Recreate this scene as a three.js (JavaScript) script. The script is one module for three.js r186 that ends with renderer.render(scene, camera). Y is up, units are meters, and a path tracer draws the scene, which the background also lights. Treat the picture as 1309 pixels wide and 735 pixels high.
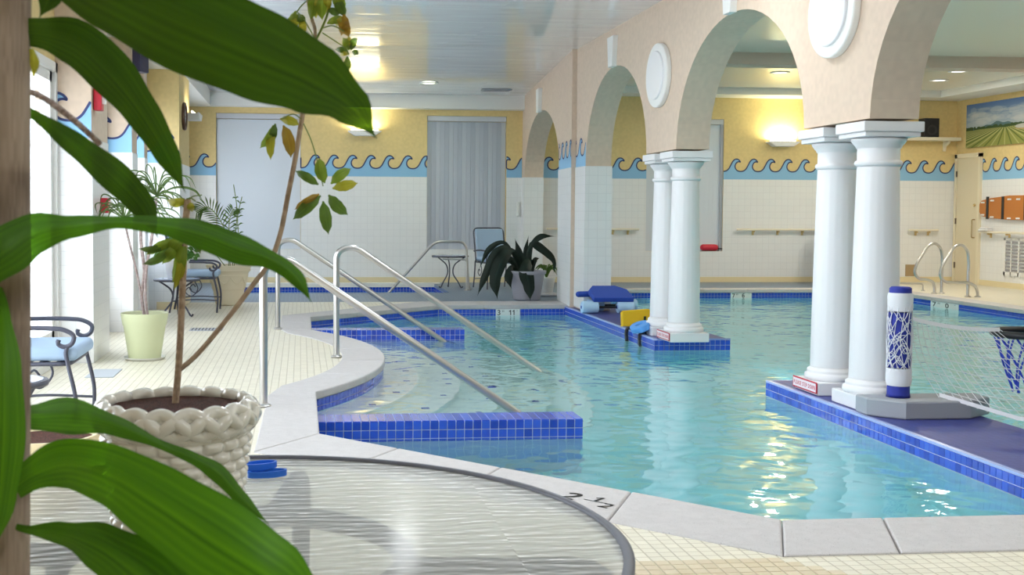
import * as THREE from 'three';
import { mergeGeometries } from 'three/addons/utils/BufferGeometryUtils.js';
import { RoundedBoxGeometry } from 'three/addons/geometries/RoundedBoxGeometry.js';
import { RectAreaLightUniformsLib } from 'three/addons/lights/RectAreaLightUniformsLib.js';

// ---------------------------------------------------------------- camera, sky, exposure
const scene = new THREE.Scene();
const IW = 1309, IH = 735, FPX = 1492.4, PX = 532.0, PY = 335.2, EYE = 1.2;
const fullW = 2 * (IW - PX), fullH = 2 * (IH - PY);
const camera = new THREE.PerspectiveCamera(2 * Math.atan(fullH / 2 / FPX) * 180 / Math.PI, fullW / fullH, 0.05, 100);
camera.rotation.order = 'YXZ';
camera.position.set(0, EYE, 0);
camera.rotation.set(THREE.MathUtils.degToRad(-2.583), THREE.MathUtils.degToRad(-5.651), THREE.MathUtils.degToRad(0.2893));
camera.setViewOffset(fullW, fullH, fullW / 2 - PX, fullH / 2 - PY, IW, IH);
camera.focus = 7; camera.userData.fStop = 14;
camera.updateMatrixWorld(true);
scene.add(camera);
const renderer = new THREE.WebGLRenderer({ antialias: true });
renderer.toneMapping = THREE.LinearToneMapping;
renderer.toneMappingExposure = 0.86;
renderer.shadowMap.enabled = true;
RectAreaLightUniformsLib.init();
scene.background = new THREE.Color().setRGB(0.86, 0.93, 1.0);
scene.backgroundIntensity = 7;
const LAMP_HALL = 250, LAMP_SIDE = 360, SCONCE = 9;

// ---------------------------------------------------------------- helpers
let seed = 12345;
const rnd = () => { seed = (Math.imul(seed, 1664525) + 1013904223) >>> 0; return seed / 4294967296; };
const rr = (a, b) => a + (b - a) * rnd();
const V = (x, y, z) => new THREE.Vector3(x, y, z);
function ray(u, v) { return V((u - PX) / FPX, -(v - PY) / FPX, -1).applyEuler(camera.rotation); }
function at(u, v, depth) { return ray(u, v).multiplyScalar(depth).add(camera.position); }   // a sight line followed to a distance
const taken = new Map();
function numbered(n) { const k = taken.get(n) ?? 0; taken.set(n, k + 1); return k ? n + '_' + String(k).padStart(3, '0') : n; }
function sh(o) { o.castShadow = o.receiveShadow = true; return o; }
function part(parent, name, geo, mat, label) {
  const m = sh(new THREE.Mesh(geo, mat)); m.name = name; parent.add(m); if (label) m.userData.label = label; return m;
}
function thing(name, label, category, pos = [0, 0, 0], ry = 0, group) {
  const o = new THREE.Group(); o.name = numbered(name); scene.add(o); o.position.set(...pos); o.rotation.y = ry;
  o.userData = { label, category }; if (group) o.userData.group = group; return o;
}
function single(name, geo, mat, label, category, group) {
  const o = sh(new THREE.Mesh(geo, mat)); o.name = numbered(name); scene.add(o); o.userData = { label, category }; if (group) o.userData.group = group; return o;
}
function struct(name, geo, mat, label) {
  const o = geo ? sh(new THREE.Mesh(geo, mat)) : new THREE.Group(); o.name = numbered(name); scene.add(o); o.userData.kind = 'structure'; if (label) o.userData.label = label; return o;
}
function copyOf(src, pos, ry, label, group) {
  const c = src.clone(); c.name = numbered(src.name.replace(/_\d{3}$/, '')); scene.add(c); c.position.set(...pos); c.rotation.y = ry;
  c.userData = { ...src.userData, label }; if (group) c.userData.group = group; return c;
}
const box = (x0, x1, y0, y1, z0, z1) => {
  const g = new THREE.BoxGeometry(x1 - x0, y1 - y0, z1 - z0); g.translate((x0 + x1) / 2, (y0 + y1) / 2, (z0 + z1) / 2);
  const p = g.attributes.position, n = g.attributes.normal, uv = g.attributes.uv;      // uv in metres
  for (let i = 0; i < p.count; i++) {
    const ax = Math.abs(n.getX(i)), ay = Math.abs(n.getY(i));
    if (ax > .5) uv.setXY(i, p.getZ(i), p.getY(i)); else if (ay > .5) uv.setXY(i, p.getX(i), p.getZ(i)); else uv.setXY(i, p.getX(i), p.getY(i));
  }
  return g;
};
const rbox = (w, h, d, r, x = 0, y = 0, z = 0) => new RoundedBoxGeometry(w, h, d, 2, r).translate(x, y, z);
const cyl = (r0, r1, h, n = 24, x = 0, y = 0, z = 0) => new THREE.CylinderGeometry(r0, r1, h, n).translate(x, y, z);
const lathe = (pts, n = 40) => new THREE.LatheGeometry(pts.map((p) => new THREE.Vector2(p[0], p[1])), n);
function merge(list) { return mergeGeometries(list.map((g) => { const h = g.index ? g.toNonIndexed() : g; for (const k of Object.keys(h.attributes)) if (!['position', 'normal', 'uv'].includes(k)) h.deleteAttribute(k); return h; })); }
function tube(pts, r, n = 8, seg) {
  const c = new THREE.CatmullRomCurve3(pts.map((p) => Array.isArray(p) ? V(...p) : p), false, 'centripetal');
  return new THREE.TubeGeometry(c, seg ?? Math.max(8, pts.length * 5), r, n, false);
}
function bent(pts, rad, r, n = 10, seg = 80) {          // straight runs with rounded corners
  const P = pts.map((p) => V(...p)), path = new THREE.CurvePath(); let a = P[0];
  for (let i = 1; i < P.length - 1; i++) {
    const d1 = P[i].clone().sub(P[i - 1]), d2 = P[i + 1].clone().sub(P[i]);
    const k = Math.min(rad, d1.length() * .49, d2.length() * .49);
    const b = P[i].clone().addScaledVector(d1.normalize(), -k), c = P[i].clone().addScaledVector(d2.normalize(), k);
    path.add(new THREE.LineCurve3(a, b)); path.add(new THREE.QuadraticBezierCurve3(b, P[i], c)); a = c;
  }
  path.add(new THREE.LineCurve3(a, P[P.length - 1]));
  return new THREE.TubeGeometry(path, seg, r, n, false);
}
function extr(shape, depth, bevel = 0, curve = 24) {
  return new THREE.ExtrudeGeometry(shape, { depth, bevelEnabled: bevel > 0, bevelThickness: bevel, bevelSize: bevel, bevelOffset: -bevel, bevelSegments: 2, curveSegments: curve });
}
// polygon given as world [x, z]; top face at y1
function slab(poly, y0, y1, bevel = 0, holes = []) {
  const s = new THREE.Shape(poly.map(([x, z]) => new THREE.Vector2(x, -z)));
  for (const h of holes) s.holes.push(new THREE.Path(h.map(([x, z]) => new THREE.Vector2(x, -z))));
  return extr(s, y1 - y0 - 2 * bevel, bevel).rotateX(-Math.PI / 2).translate(0, y0 + bevel, 0);
}
const rgb = (r, g, b) => new THREE.Color().setRGB(r, g, b);
const mat = (color, roughness = .6, more = {}) => new THREE.MeshPhysicalMaterial({ color, roughness, ...more });
function noise2(x, y) { const s = Math.sin(x * 127.1 + y * 311.7) * 43758.5453; return s - Math.floor(s); }
function vnoise(x, y, per) {
  const xi = Math.floor(x), yi = Math.floor(y), f = x - xi, g = y - yi, w = (a) => ((a % per) + per) % per, s = (t) => t * t * (3 - 2 * t);
  const a = noise2(w(xi), w(yi)), b = noise2(w(xi + 1), w(yi)), c = noise2(w(xi), w(yi + 1)), d = noise2(w(xi + 1), w(yi + 1));
  return a + (b - a) * s(f) + (c - a) * s(g) + (a - b - c + d) * s(f) * s(g);
}
function tex(n, fn, srgb = true, size = 1) {            // fn(u, v) -> [r, g, b] 0..1 ; size in metres
  const d = new Uint8Array(n * n * 4);
  for (let j = 0; j < n; j++) for (let i = 0; i < n; i++) { const c = fn(i / n, j / n), o = (j * n + i) * 4; d[o] = c[0] * 255; d[o + 1] = c[1] * 255; d[o + 2] = c[2] * 255; d[o + 3] = 255; }
  const t = new THREE.DataTexture(d, n, n); t.wrapS = t.wrapT = THREE.RepeatWrapping; t.magFilter = THREE.LinearFilter; t.minFilter = THREE.LinearMipmapLinearFilter; t.generateMipmaps = true;
  if (srgb) t.colorSpace = THREE.SRGBColorSpace; t.repeat.set(1 / size, 1 / size); t.needsUpdate = true; return t;
}
function canvasTex(w, h, draw) { const c = document.createElement('canvas'); c.width = w; c.height = h; draw(c.getContext('2d'), w, h); const t = new THREE.CanvasTexture(c); t.colorSpace = THREE.SRGBColorSpace; return t; }
// square tiles with grout, n tiles across the texture
function gridTex(N, tiles, tileRGB, groutRGB, gw, vary, size) {
  return tex(N, (u, v) => {
    const x = u * tiles, y = v * tiles, fx = x - Math.floor(x), fy = y - Math.floor(y), e = Math.min(fx, 1 - fx, fy, 1 - fy);
    const k = (noise2(Math.floor(x) + 3, Math.floor(y) + 9) - .5) * vary + (noise2(u * 613, v * 911) - .5) * .015;
    const c = e < gw ? groutRGB : tileRGB; return c.map((q) => Math.min(1, Math.max(0, q + k)));
  }, true, size);
}
const gridBump = (N, tiles, gw, size) => tex(N, (u, v) => { const x = u * tiles, y = v * tiles, fx = x - Math.floor(x), fy = y - Math.floor(y), e = Math.min(fx, 1 - fx, fy, 1 - fy), h = Math.min(1, Math.max(0, (e - gw * .5) / gw)); return [h, h, h]; }, false, size);

// ---------------------------------------------------------------- materials
const M = {};
M.wallTile = mat(0xffffff, .28, { map: gridTex(512, 8, [.92, .925, .925], [.875, .88, .885], .028, .008, .864), bumpMap: gridBump(512, 8, .03, .864), bumpScale: .0005 });
M.yellow = mat(rgb(.80, .62, .29), .75, { map: tex(128, (u, v) => { const k = .96 + .04 * vnoise(u * 32, v * 32, 32); return [k, k, k]; }, true, 1) });
M.peach = mat(rgb(.70, .56, .44), .75, { map: M.yellow.map });
M.cream = mat(rgb(.80, .69, .43), .5);
M.white = mat(rgb(.80, .80, .82), .4);
M.trim = mat(rgb(.82, .82, .80), .5);
M.ceil = mat(rgb(.74, .75, .78), .12, { clearcoat: .6, clearcoatRoughness: .05, bumpMap: tex(256, (u, v) => { const k = vnoise(u * 6, v * 14, 2 * 7 * 3); return [k, k, k]; }, false, 2), bumpScale: .003 });
M.floor = mat(0xffffff, .38, { map: gridTex(1024, 16, [.89, .87, .80], [.75, .72, .64], .05, .035, .8), bumpMap: gridBump(1024, 16, .05, .8), bumpScale: .0012 });
M.spaFloor = mat(0xffffff, .35, { map: gridTex(512, 16, [.36, .44, .53], [.52, .58, .65], .05, .04, .8) });
M.coping = mat(0xffffff, .7, { map: tex(512, (u, v) => { const k = .74 + .03 * vnoise(u * 24, v * 24, 24) - (noise2(Math.floor(u * 256), Math.floor(v * 256)) > .985 ? .14 : 0) + (noise2(u * 777, v * 555) - .5) * .05; return [k, k * .985, k * .985]; }, true, .7) });
M.joint = mat(rgb(.33, .31, .30), .9);
M.blues = [rgb(.020, .075, .56), rgb(.026, .092, .62), rgb(.015, .060, .48), rgb(.030, .105, .66)].map((c) => mat(c, .18, { clearcoat: .5, clearcoatRoughness: .1 }));
M.grout = mat(rgb(.62, .66, .80), .8);
M.platform = mat(0xffffff, .45, { map: gridTex(512, 16, [.22, .25, .54], [.17, .20, .46], .05, .02, .8) });
M.plaster = mat(rgb(.68, .97, 1), .8, { map: tex(256, (u, v) => { const k = .95 + .05 * vnoise(u * 16, v * 16, 16); return [k, k, k]; }, true, 2) });
M.stepPlaster = mat(rgb(.95, .97, .93), .75);
M.steel = mat(rgb(.56, .55, .54), .3, { metalness: 1 });
M.chrome = mat(rgb(.8, .8, .8), .12, { metalness: 1 });
M.iron = mat(rgb(.085, .09, .125), .45, { metalness: .3 });
M.cushion = mat(rgb(.36, .49, .66), .9, { sheen: .3, sheenColor: rgb(.5, .6, .8) });
M.outline = mat(rgb(.035, .05, .16), .7);
M.waveBlue = mat(rgb(.27, .52, .76), .7);
M.glass = mat(0xffffff, 0, { transmission: 1, thickness: 0, ior: 1.5 });
M.frame = mat(rgb(.80, .80, .79), .4);
M.blind = [rgb(.56, .60, .70), rgb(.52, .56, .66), rgb(.60, .64, .73), rgb(.66, .71, .78)].map((c) => mat(c, .7));
M.soil = mat(0xffffff, .95, { map: tex(128, (u, v) => { const k = .10 + .22 * noise2(Math.floor(u * 64), Math.floor(v * 64)); return [k * 1.7, k * .95, k * .75]; }, true, .5), bumpMap: tex(128, (u, v) => { const k = noise2(Math.floor(u * 40), Math.floor(v * 40)); return [k, k, k]; }, false, .12), bumpScale: .008 });
M.black = mat(rgb(.015, .015, .018), .5);
M.red = mat(rgb(.62, .02, .05), .4);
M.greyPlastic = mat(rgb(.42, .44, .49), .55);
const ripple = (() => {
  const n = 1024, h = new Float32Array(n * n), waves = [];
  for (let i = 0; i < 46; i++) { const f = Math.round(rr(3, 34)), a = rr(0, 6.283), kx = Math.round(f * Math.cos(a) * .75), ky = Math.round(f * Math.sin(a) * 1.15); if (kx || ky) waves.push([kx, ky, rr(0, 6.283), 1 / Math.pow(Math.hypot(kx, ky), 1.05)]); }
  return tex(n, (u, v) => { let s = 0; for (const [x, y, p, a] of waves) s += a * Math.sin(6.28318 * (x * u + y * v) + p); const k = Math.min(1, Math.max(0, .5 + s * .18)); return [k, k, k]; }, false, 3.2);
})();
M.water = mat(rgb(1, 1, 1), .0, { transmission: 1, thickness: 1, attenuationColor: rgb(.40, .94, 1), attenuationDistance: 3.2, ior: 1.33, specularIntensity: .55, bumpMap: ripple, bumpScale: .022 });
M.water.roughness = .02;

// ---------------------------------------------------------------- the shell
const XL = -1.87, XR = 11.2, ZB = -19.1, ZF = 3.2, SPRING = 1.735, TW = .05, WATER = -.128, PLAT = -.015;
const YC = 3.2, AX = 3.42, AT = .31;
// pool outline, world [x, z]
const arcC = [-2.935, -9.6], arcR = 3.6, arcA = Math.asin(1.965 / 3.6);
const arcPts = (R, a0, a1, n) => Array.from({ length: n + 1 }, (_, i) => { const a = a0 + (a1 - a0) * i / n; return [arcC[0] + R * Math.cos(a), arcC[1] + R * Math.sin(a)]; });
const poolLine = [[.08, -6.18], [1.85, -4.29], [8.9, -4.29], [8.9, -17.3], [4.0, -17.3], [4.0, -14.55], [1.72, -14.5], [.09, -13.0], ...arcPts(arcR, -arcA, arcA, 83)];
const outer = { A: [[-.23, -5.75], [1.67, -3.86]], D: [-.21, -7.5], D2: [-.21, -11.7] };
const spaHole = [[-1.2, -16.75], [2.15, -16.75], [2.15, -18.75], [-1.2, -18.75]];

const floor = struct('floor', slab([[XL - .15, ZF], [XR, ZF], [XR, -15.1], [9.2, -15.1], [9.2, -3.86], [1.67, -3.86], [-.20, -5.78], [-.18, -7.52], ...arcPts(arcR - .30, arcA * .985, -arcA * .985, 20), [-.18, -11.68], [-.18, -13.15], [1.58, -15.1], [XL - .15, -15.1]], -.06, 0), M.floor, 'cream mosaic tiled pool deck');
{
  // corner left of the far diagonal, and the warm deck at the right end
  part(floor, 'deck_end', slab([[9.2, -15.1], [XR, -15.1], [XR, ZB], [9.2, ZB]], -.06, 0), M.floor);
  // the tiles nearest the camera, one by one
  const g = new RoundedBoxGeometry(.0455, .004, .0455, 1, .0012), variants = [[.66, .57, .40], [.63, .54, .37], [.69, .60, .43], [.65, .55, .39]].map((c) => mat(rgb(...c), .38));
  const list = [];
  for (let i = 0; i < 90; i++) for (let j = 0; j < 30; j++) {
    const x = .5 + i * .05 + .025, z = -3.9 + j * .05 + .025;
    const p = V(x, 0, z).project(camera), cross = (x - (-.23)) * (-3.86 + 5.75) - (z + 5.75) * 1.9;    // behind the coping?
    if (Math.abs(p.x) < 1.02 && Math.abs(p.y) < 1.04 && z > -3.83 && cross < -.08) list.push([p.z, x, z]);
    else if (Math.abs(p.x) < 1.02 && Math.abs(p.y) < 1.04 && cross < -.08 && z > -3.86 + .04) list.push([p.z, x, z]);
  }
  list.sort((a, b) => a[0] - b[0]);
  for (const [, x, z] of list.slice(0, 300)) part(floor, 'tile', g, variants[Math.floor(rnd() * 4)]).position.set(x, .001, z);
}
const floorSpa = struct('floor', slab([[XL - .15, -15.1], [4.0, -15.1], [4.0, -17.6], [9.2, -17.6], [9.2, ZB], [XL - .15, ZB]], -.06, 0, 0, [spaHole]), M.spaFloor, 'blue grey tiled deck around the spa');

// ground mass with the pool cut out of it
const basin = struct('pool_basin', slab([[XL - .3, ZF + .2], [XR + .2, ZF + .2], [XR + .2, ZB - .2], [XL - .3, ZB - .2]], -2.0, -.062, 0, [poolLine, spaHole]), M.plaster, 'pale turquoise swimming pool basin');
part(basin, 'pool_floor', box(-.3, 4.2, -1.12, -.98, -15, -4), M.plaster);
part(basin, 'deep_floor', box(4.2, 9.1, -1.95, -1.5, -17.6, -4), M.plaster);
part(basin, 'spa_floor', box(-1.3, 2.3, -.8, -.7, -18.9, -16.6), M.spaFloor);

// tiles of the pool's edges: each a small glazed tile
const tileGeo = new RoundedBoxGeometry(.046, .046, .006, 1, .002);
function basis(u, v, n, p) { return new THREE.Matrix4().makeBasis(u, v, n).setPosition(p); }
function tileField(parent, p0, u, v, n, nu, nv, single_, rowStep = TW) {
  const list = [];
  for (let i = 0; i < nu; i++) for (let j = 0; j < nv; j++) {
    const m = basis(u, v, n, p0.clone().addScaledVector(u, (i + .5) * TW).addScaledVector(v, (j + .5) * rowStep));
    if (single_) { const t = part(parent, 'tile', tileGeo, M.blues[Math.floor(rnd() * 4)]); t.applyMatrix4(m); } else list.push(tileGeo.clone().applyMatrix4(m));
  }
  if (list.length) { const t = part(parent, 'tiles', merge(list), M.blues[1]); t.userData.kind = 'stuff'; }
}
function tilesAlong(parent, a, b, rows, single_) {      // waterline band under the coping, a -> b with the water on the left hand of the walker... inward normal given by side
  const d = V(b[0] - a[0], 0, b[1] - a[1]), L = d.length(); d.normalize();
  const n = V(d.z, 0, -d.x), u = d.clone().negate();
  const back = new THREE.PlaneGeometry(L, rows * TW).applyMatrix4(basis(u, V(0, 1, 0), n, V((a[0] + b[0]) / 2, -.05 - rows * TW / 2, (a[1] + b[1]) / 2).addScaledVector(n, .002)));
  part(parent, 'grout', back, M.grout);
  tileField(parent, V(b[0], -.05 - rows * TW, b[1]).addScaledVector(n, .005), u, V(0, 1, 0), n, Math.floor(L / TW + .06), rows, single_);
}
const waterline = struct('trim_1', null, null, 'band of blue waterline tiles'); 
for (let i = 0; i < poolLine.length; i++) {
  const a = poolLine[i], b = poolLine[(i + 1) % poolLine.length];
  tilesAlong(waterline, a, b, 2, false);
}
// coping stones
const coping = struct('pool_coping', null, null, 'pale speckled stone coping around the pool');
function stones(inn, out, cuts) {                        // quads between two edges
  const L = (e, t) => [e[0][0] + (e[1][0] - e[0][0]) * t, e[0][1] + (e[1][1] - e[0][1]) * t];
  for (let i = 0; i + 1 < cuts.length; i++) {
    const e = .002 / Math.hypot(inn[1][0] - inn[0][0], inn[1][1] - inn[0][1]), t0 = cuts[i] + (i ? e : 0), t1 = cuts[i + 1] - e;
    part(coping, 'coping_stone', slab([L(inn, t0), L(inn, t1), L(out, t1), L(out, t0)], -.05, .006, .01), M.coping);
  }
}
const even = (n) => Array.from({ length: n + 1 }, (_, i) => i / n);
const over = .02;
stones([[.10, -6.20], [1.86, -4.32]], [[-.23, -5.75], [1.67, -3.86]], [0, .22, .47, .74, 1]);
stones([[1.86, -4.32], [8.9, -4.32]], [[1.67, -3.86], [9.0, -3.86]], [0, .058, .17, .29, .41, .53, .65, .77, .88, 1]);
stones([[.10, -7.64], [.10, -6.20]], [[-.21, -7.5], [-.23, -5.75]], [0, 1]);
for (let k = 0; k < 5; k++) {
  const a0 = arcA - (2 * arcA) * k / 5 - (k ? .001 : 0), a1 = arcA - (2 * arcA) * (k + 1) / 5 + .001;
  const inn = arcPts(arcR + over, a0, a1, 8), o = arcPts(arcR - .33, a0 * .985, a1 * .985, 8);
  if (k === 0) o[0] = [-.21, -7.5]; if (k === 4) o[8] = [-.21, -11.7];
  part(coping, 'coping_stone', slab([...inn, ...o.reverse()], -.05, .006, .01), M.coping);
}
stones([[.11, -13.0], [.11, -11.57]], [[-.21, -13.15], [-.21, -11.7]], even(2));
stones([[1.73, -14.48], [.11, -12.98]], [[1.55, -15.1], [-.21, -13.15]], even(3));
stones([[3.42, -14.52], [1.73, -14.48]], [[3.42, -15.1], [1.55, -15.1]], even(3));
stones([[8.9, -17.27], [4.0, -17.27]], [[9.2, -17.6], [4.0, -17.6]], even(7));
stones([[8.87, -4.3], [8.87, -17.3]], [[9.2, -3.86], [9.2, -17.6]], even(16));
// spa rim
const spaRim = struct('trim_2', null, null, 'blue tiled rim inside the spa');
tilesAlong(spaRim, [2.15, -18.75], [-1.2, -18.75], 3, false); tilesAlong(spaRim, [2.15, -16.75], [2.15, -18.75].map((v, i) => v), 3, false);
part(spaRim, 'rim', merge([box(-1.3, 2.25, -.052, .012, -18.92, -18.73)]), M.trim);

// water
function waterPlane(x0, x1, z0, z1) { const g = new THREE.PlaneGeometry(x1 - x0, z1 - z0).rotateX(-Math.PI / 2).translate((x0 + x1) / 2, 0, (z0 + z1) / 2); const p = g.attributes.position, uv = g.attributes.uv; for (let i = 0; i < p.count; i++) uv.setXY(i, p.getX(i), p.getZ(i)); return g; }
{
  const s = new THREE.ShapeGeometry(new THREE.Shape(poolLine.map(([x, z]) => new THREE.Vector2(x, -z)))).rotateX(-Math.PI / 2).translate(0, WATER, 0);
  const w = single('pool_water', s, M.water, 'rippling turquoise water filling the swimming pool', 'water'); w.userData.kind = 'stuff';
  const w2 = single('spa_water', waterPlane(-1.2, 2.15, -18.75, -16.75).translate(0, -.12, 0), M.water, 'still water in the small spa at the back', 'water'); w2.userData.kind = 'stuff';
}

// low tiled walls beside the entry steps, and the platforms under the columns
function lowWall(z0, z1, x1, singleTiles, label) {       // z0 nearer the camera
  const o = struct('wall_step', box(.05, x1 - .006, -1.05, PLAT - .006, z1 + .006, z0 - .006), M.grout, label);
  const n = Math.round((x1 - .09) / TW);
  tileField(o, V(x1 - n * TW, PLAT - .006 - 2 * TW, z0 - .005), V(1, 0, 0), V(0, 1, 0), V(0, 0, 1), n, 2, singleTiles);
  tileField(o, V(x1 - .005, PLAT - .006 - 2 * TW, z0 - .006), V(0, 0, -1), V(0, 1, 0), V(1, 0, 0), 5, 2, singleTiles);
  tileField(o, V(x1 - n * TW, PLAT - .006 - 3 * TW, z0 - .005), V(1, 0, 0), V(0, 1, 0), V(0, 0, 1), n, 1, false);
  const g = new RoundedBoxGeometry(.046, z0 - z1 - .004, .006, 1, .002);
  for (let i = 0; i < n; i++) part(o, 'tile', g, M.blues[Math.floor(rnd() * 4)]).applyMatrix4(basis(V(1, 0, 0), V(0, 0, -1), V(0, 1, 0), V(x1 - n * TW + (i + .5) * TW, PLAT - .005, (z0 + z1) / 2)));
  return o;
}
lowWall(-6.65, -6.9, 1.645, true, 'near blue tiled low wall beside the steps');
lowWall(-11.72, -11.97, 1.66, true, 'far blue tiled low wall beside the steps');
function platform(z0, z1, x0, x1, singleTiles, label, end) {
  const o = struct('platform', box(x0 + .006, x1 - .006, -1.6, PLAT - .125, z1 + .006, z0 - .006), M.plaster, label);
  part(o, 'grout', box(x0 + .006, x1 - .006, PLAT - .125, PLAT - .012, z1 + .006, z0 - .006), M.grout);
  part(o, 'platform_top', box(x0 + .035, x1 - .035, PLAT - .02, PLAT, z1 + .035, z0 - (end === 'near' ? .035 : 0)), M.platform);
  part(o, 'nosing', box(x0 + .002, x0 + .033, PLAT - .012, PLAT + .001, z1 + .002, z0), mat(rgb(.40, .50, .85), .25));
  if (end === 'near') part(o, 'nosing', box(x0 + .034, x1, PLAT - .012, PLAT + .001, z0 - .033, z0 - .002), mat(rgb(.30, .38, .75), .25));
  if (end !== 'near') part(o, 'nosing', box(x0 + .034, x1, PLAT - .012, PLAT + .001, z1 + .002, z1 + .033), mat(rgb(.30, .38, .75), .25));
  const n = Math.round((z0 - z1) / TW);
  tileField(o, V(x0 + .005, PLAT - .012 - 2 * TW, z1), V(0, 0, 1), V(0, 1, 0), V(-1, 0, 0), n, 2, singleTiles);
  if (end === 'near') { tileField(o, V(x0, PLAT - .012 - 2 * TW, z0 - .005), V(1, 0, 0), V(0, 1, 0), V(0, 0, 1), Math.round((x1 - x0) / TW), 2, singleTiles); }
  tileField(o, V(x1 - .005, PLAT - .012 - 2 * TW, z0), V(0, 0, -1), V(0, 1, 0), V(1, 0, 0), n, 2, false);
  return o;
}
platform(-4.3, -8.07, 3.33, 4.08, true, 'blue tiled platform under the near columns', 'far');
platform(-10.74, -14.52, 3.33, 4.08, false, 'blue tiled platform under the far columns', 'near');

// entry steps under water
const steps = struct('pool_steps', null, null, 'curved pale underwater entry steps with dark dot tiles');
for (let k = 0; k < 5; k++) {
  const offs = [0, .29, .62, .96, 1.3, 1.62], R = arcR + offs[k + 1], y = -.19 - .16 * k, a = Math.asin(2.4 / R), inn = arcR + offs[k] - (k ? .02 : .3), ai = Math.asin(2.4 / Math.max(inn, 2.6));
  part(steps, 'step', slab([...arcPts(R, -Math.asin(2.15 / R), Math.asin(2.7 / R), 26), ...arcPts(inn, -Math.asin(2.15 / Math.max(inn, 2.8)), Math.asin(2.7 / Math.max(inn, 2.8)), 26).reverse()], -1.05, y, .008), M.stepPlaster);
  const g = new RoundedBoxGeometry(.05, .008, .05, 1, .002);
  for (let i = 0; i < 9; i++) { const t = -a * .9 + 1.8 * a * i / 8; part(steps, 'dot_tile', g, M.blues[2]).position.set(arcC[0] + (R - .09) * Math.cos(t), y + .003, arcC[1] + (R - .09) * Math.sin(t)); }
}

// ---------------------------------------------------------------- wave border
const waveKey = [[0, 0], [.12, .05], [.24, .2], [.36, .5], [.48, .82], [.60, .98], [.74, 1], [.85, .9], [.91, .76], [.84, .79], [.74, .76], [.65, .62], [.61, .42], [.65, .2], [.76, .05], [.88, 0], [1, 0]];
function wavePath(L, period, phase) {
  const pts = [];
  for (let k = -1; k * period < L + period; k++) for (let i = 0; i < waveKey.length - 1; i++) pts.push([(waveKey[i][0] + k + phase) * period, SPRING + .135 + waveKey[i][1] * .205]);
  return pts;
}
function waveBorder(parent, L, period, phase, M4) {      // painted border, local x 0..L, lying on a wall whose frame is M4
  const raw = wavePath(L, period, phase).map(([x, y]) => V(x, y, 0)), sm = new THREE.CatmullRomCurve3(raw, false, 'centripetal').getPoints(raw.length * 4);
  const inL = (p) => p.x >= 0 && p.x <= L; const s0 = sm.findIndex(inL); let s1 = sm.length - 1; while (!inL(sm[s1])) s1--;
  const cut = sm.slice(s0, s1 + 1).map((p) => V(Math.min(L, Math.max(0, p.x)), p.y, 0));
  const shape = new THREE.Shape(); shape.moveTo(0, SPRING); shape.lineTo(0, cut[0].y); for (const p of cut) shape.lineTo(p.x, p.y); shape.lineTo(L, cut[cut.length - 1].y); shape.lineTo(L, SPRING);
  const a = part(parent, 'wave_band', extr(shape, .002), M.waveBlue); a.applyMatrix4(M4);
  const pos = [], idx = [], w = .010; cut[0].x = 0;
  cut.forEach((p, i) => { const q = cut[Math.min(i + 1, cut.length - 1)], o = cut[Math.max(i - 1, 0)], t = V(q.x - o.x, q.y - o.y, 0).normalize(); pos.push(p.x - t.y * w, p.y + t.x * w, .0035, p.x + t.y * w, p.y - t.x * w, .0035); if (i) { const k = i * 2; idx.push(k - 2, k - 1, k, k - 1, k + 1, k); } });
  const g = new THREE.BufferGeometry(); g.setAttribute('position', new THREE.Float32BufferAttribute(pos, 3)); g.setIndex(idx); g.computeVertexNormals();
  part(parent, 'wave_outline', g, M.outline).applyMatrix4(M4);
}
const faceZ = (x, z) => basis(V(1, 0, 0), V(0, 1, 0), V(0, 0, 1), V(x, 0, z));        // wall facing the camera
const faceXm = (x, z) => basis(V(0, 0, 1), V(0, 1, 0), V(-1, 0, 0), V(x, 0, z));      // wall facing -x, running toward the camera

// ---------------------------------------------------------------- back wall
const wins = [[-1.36, 0.0, .53, 2.74], [2.06, 3.38, .53, 2.74], [5.75, 7.08, .51, 2.74]];
function rectShape(x0, x1, y0, y1, holes = []) { const s = new THREE.Shape([[x0, y0], [x1, y0], [x1, y1], [x0, y1]].map((p) => new THREE.Vector2(...p))); for (const [a, b, c, d] of holes) s.holes.push(new THREE.Path([[a, c], [b, c], [b, d], [a, d]].map((p) => new THREE.Vector2(...p)))); return s; }
const wallBack = struct('wall_back', merge([extr(rectShape(XL - .15, XR + .1, -.1, 3.7, wins), .12).translate(0, 0, ZB - .12), box(XL - .15, XR + .1, -.1, 3.7, ZB - .25, ZB - .12)]), M.yellow, 'yellow rear wall of the pool hall');
function notch(x0, x1, holes) {                           // wainscot outline around the windows
  const s = new THREE.Shape(); s.moveTo(x0, .09); s.lineTo(x1, .09); s.lineTo(x1, SPRING);
  for (const [a, b, c] of holes.filter((h) => h[0] < x1 && h[1] > x0).sort((p, q) => q[0] - p[0])) { s.lineTo(b, SPRING); s.lineTo(b, c); s.lineTo(a, c); s.lineTo(a, SPRING); }
  s.lineTo(x0, SPRING); return s;
}
part(wallBack, 'tile_wainscot', extr(notch(XL, XR, wins), .008).translate(0, 0, ZB), M.wallTile);
part(wallBack, 'base_strip', box(XL, XR, 0, .09, ZB, ZB + .012), M.cream);
for (const [x0, x1, ph] of [[-1.80, -1.36, .15], [0.0, 2.06, .1], [3.38, 3.64, .3], [3.75, 5.75, .45], [7.08, XR, .05]]) waveBorder(wallBack, x1 - x0, .302, ph, faceZ(x0, ZB + .001));
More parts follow.
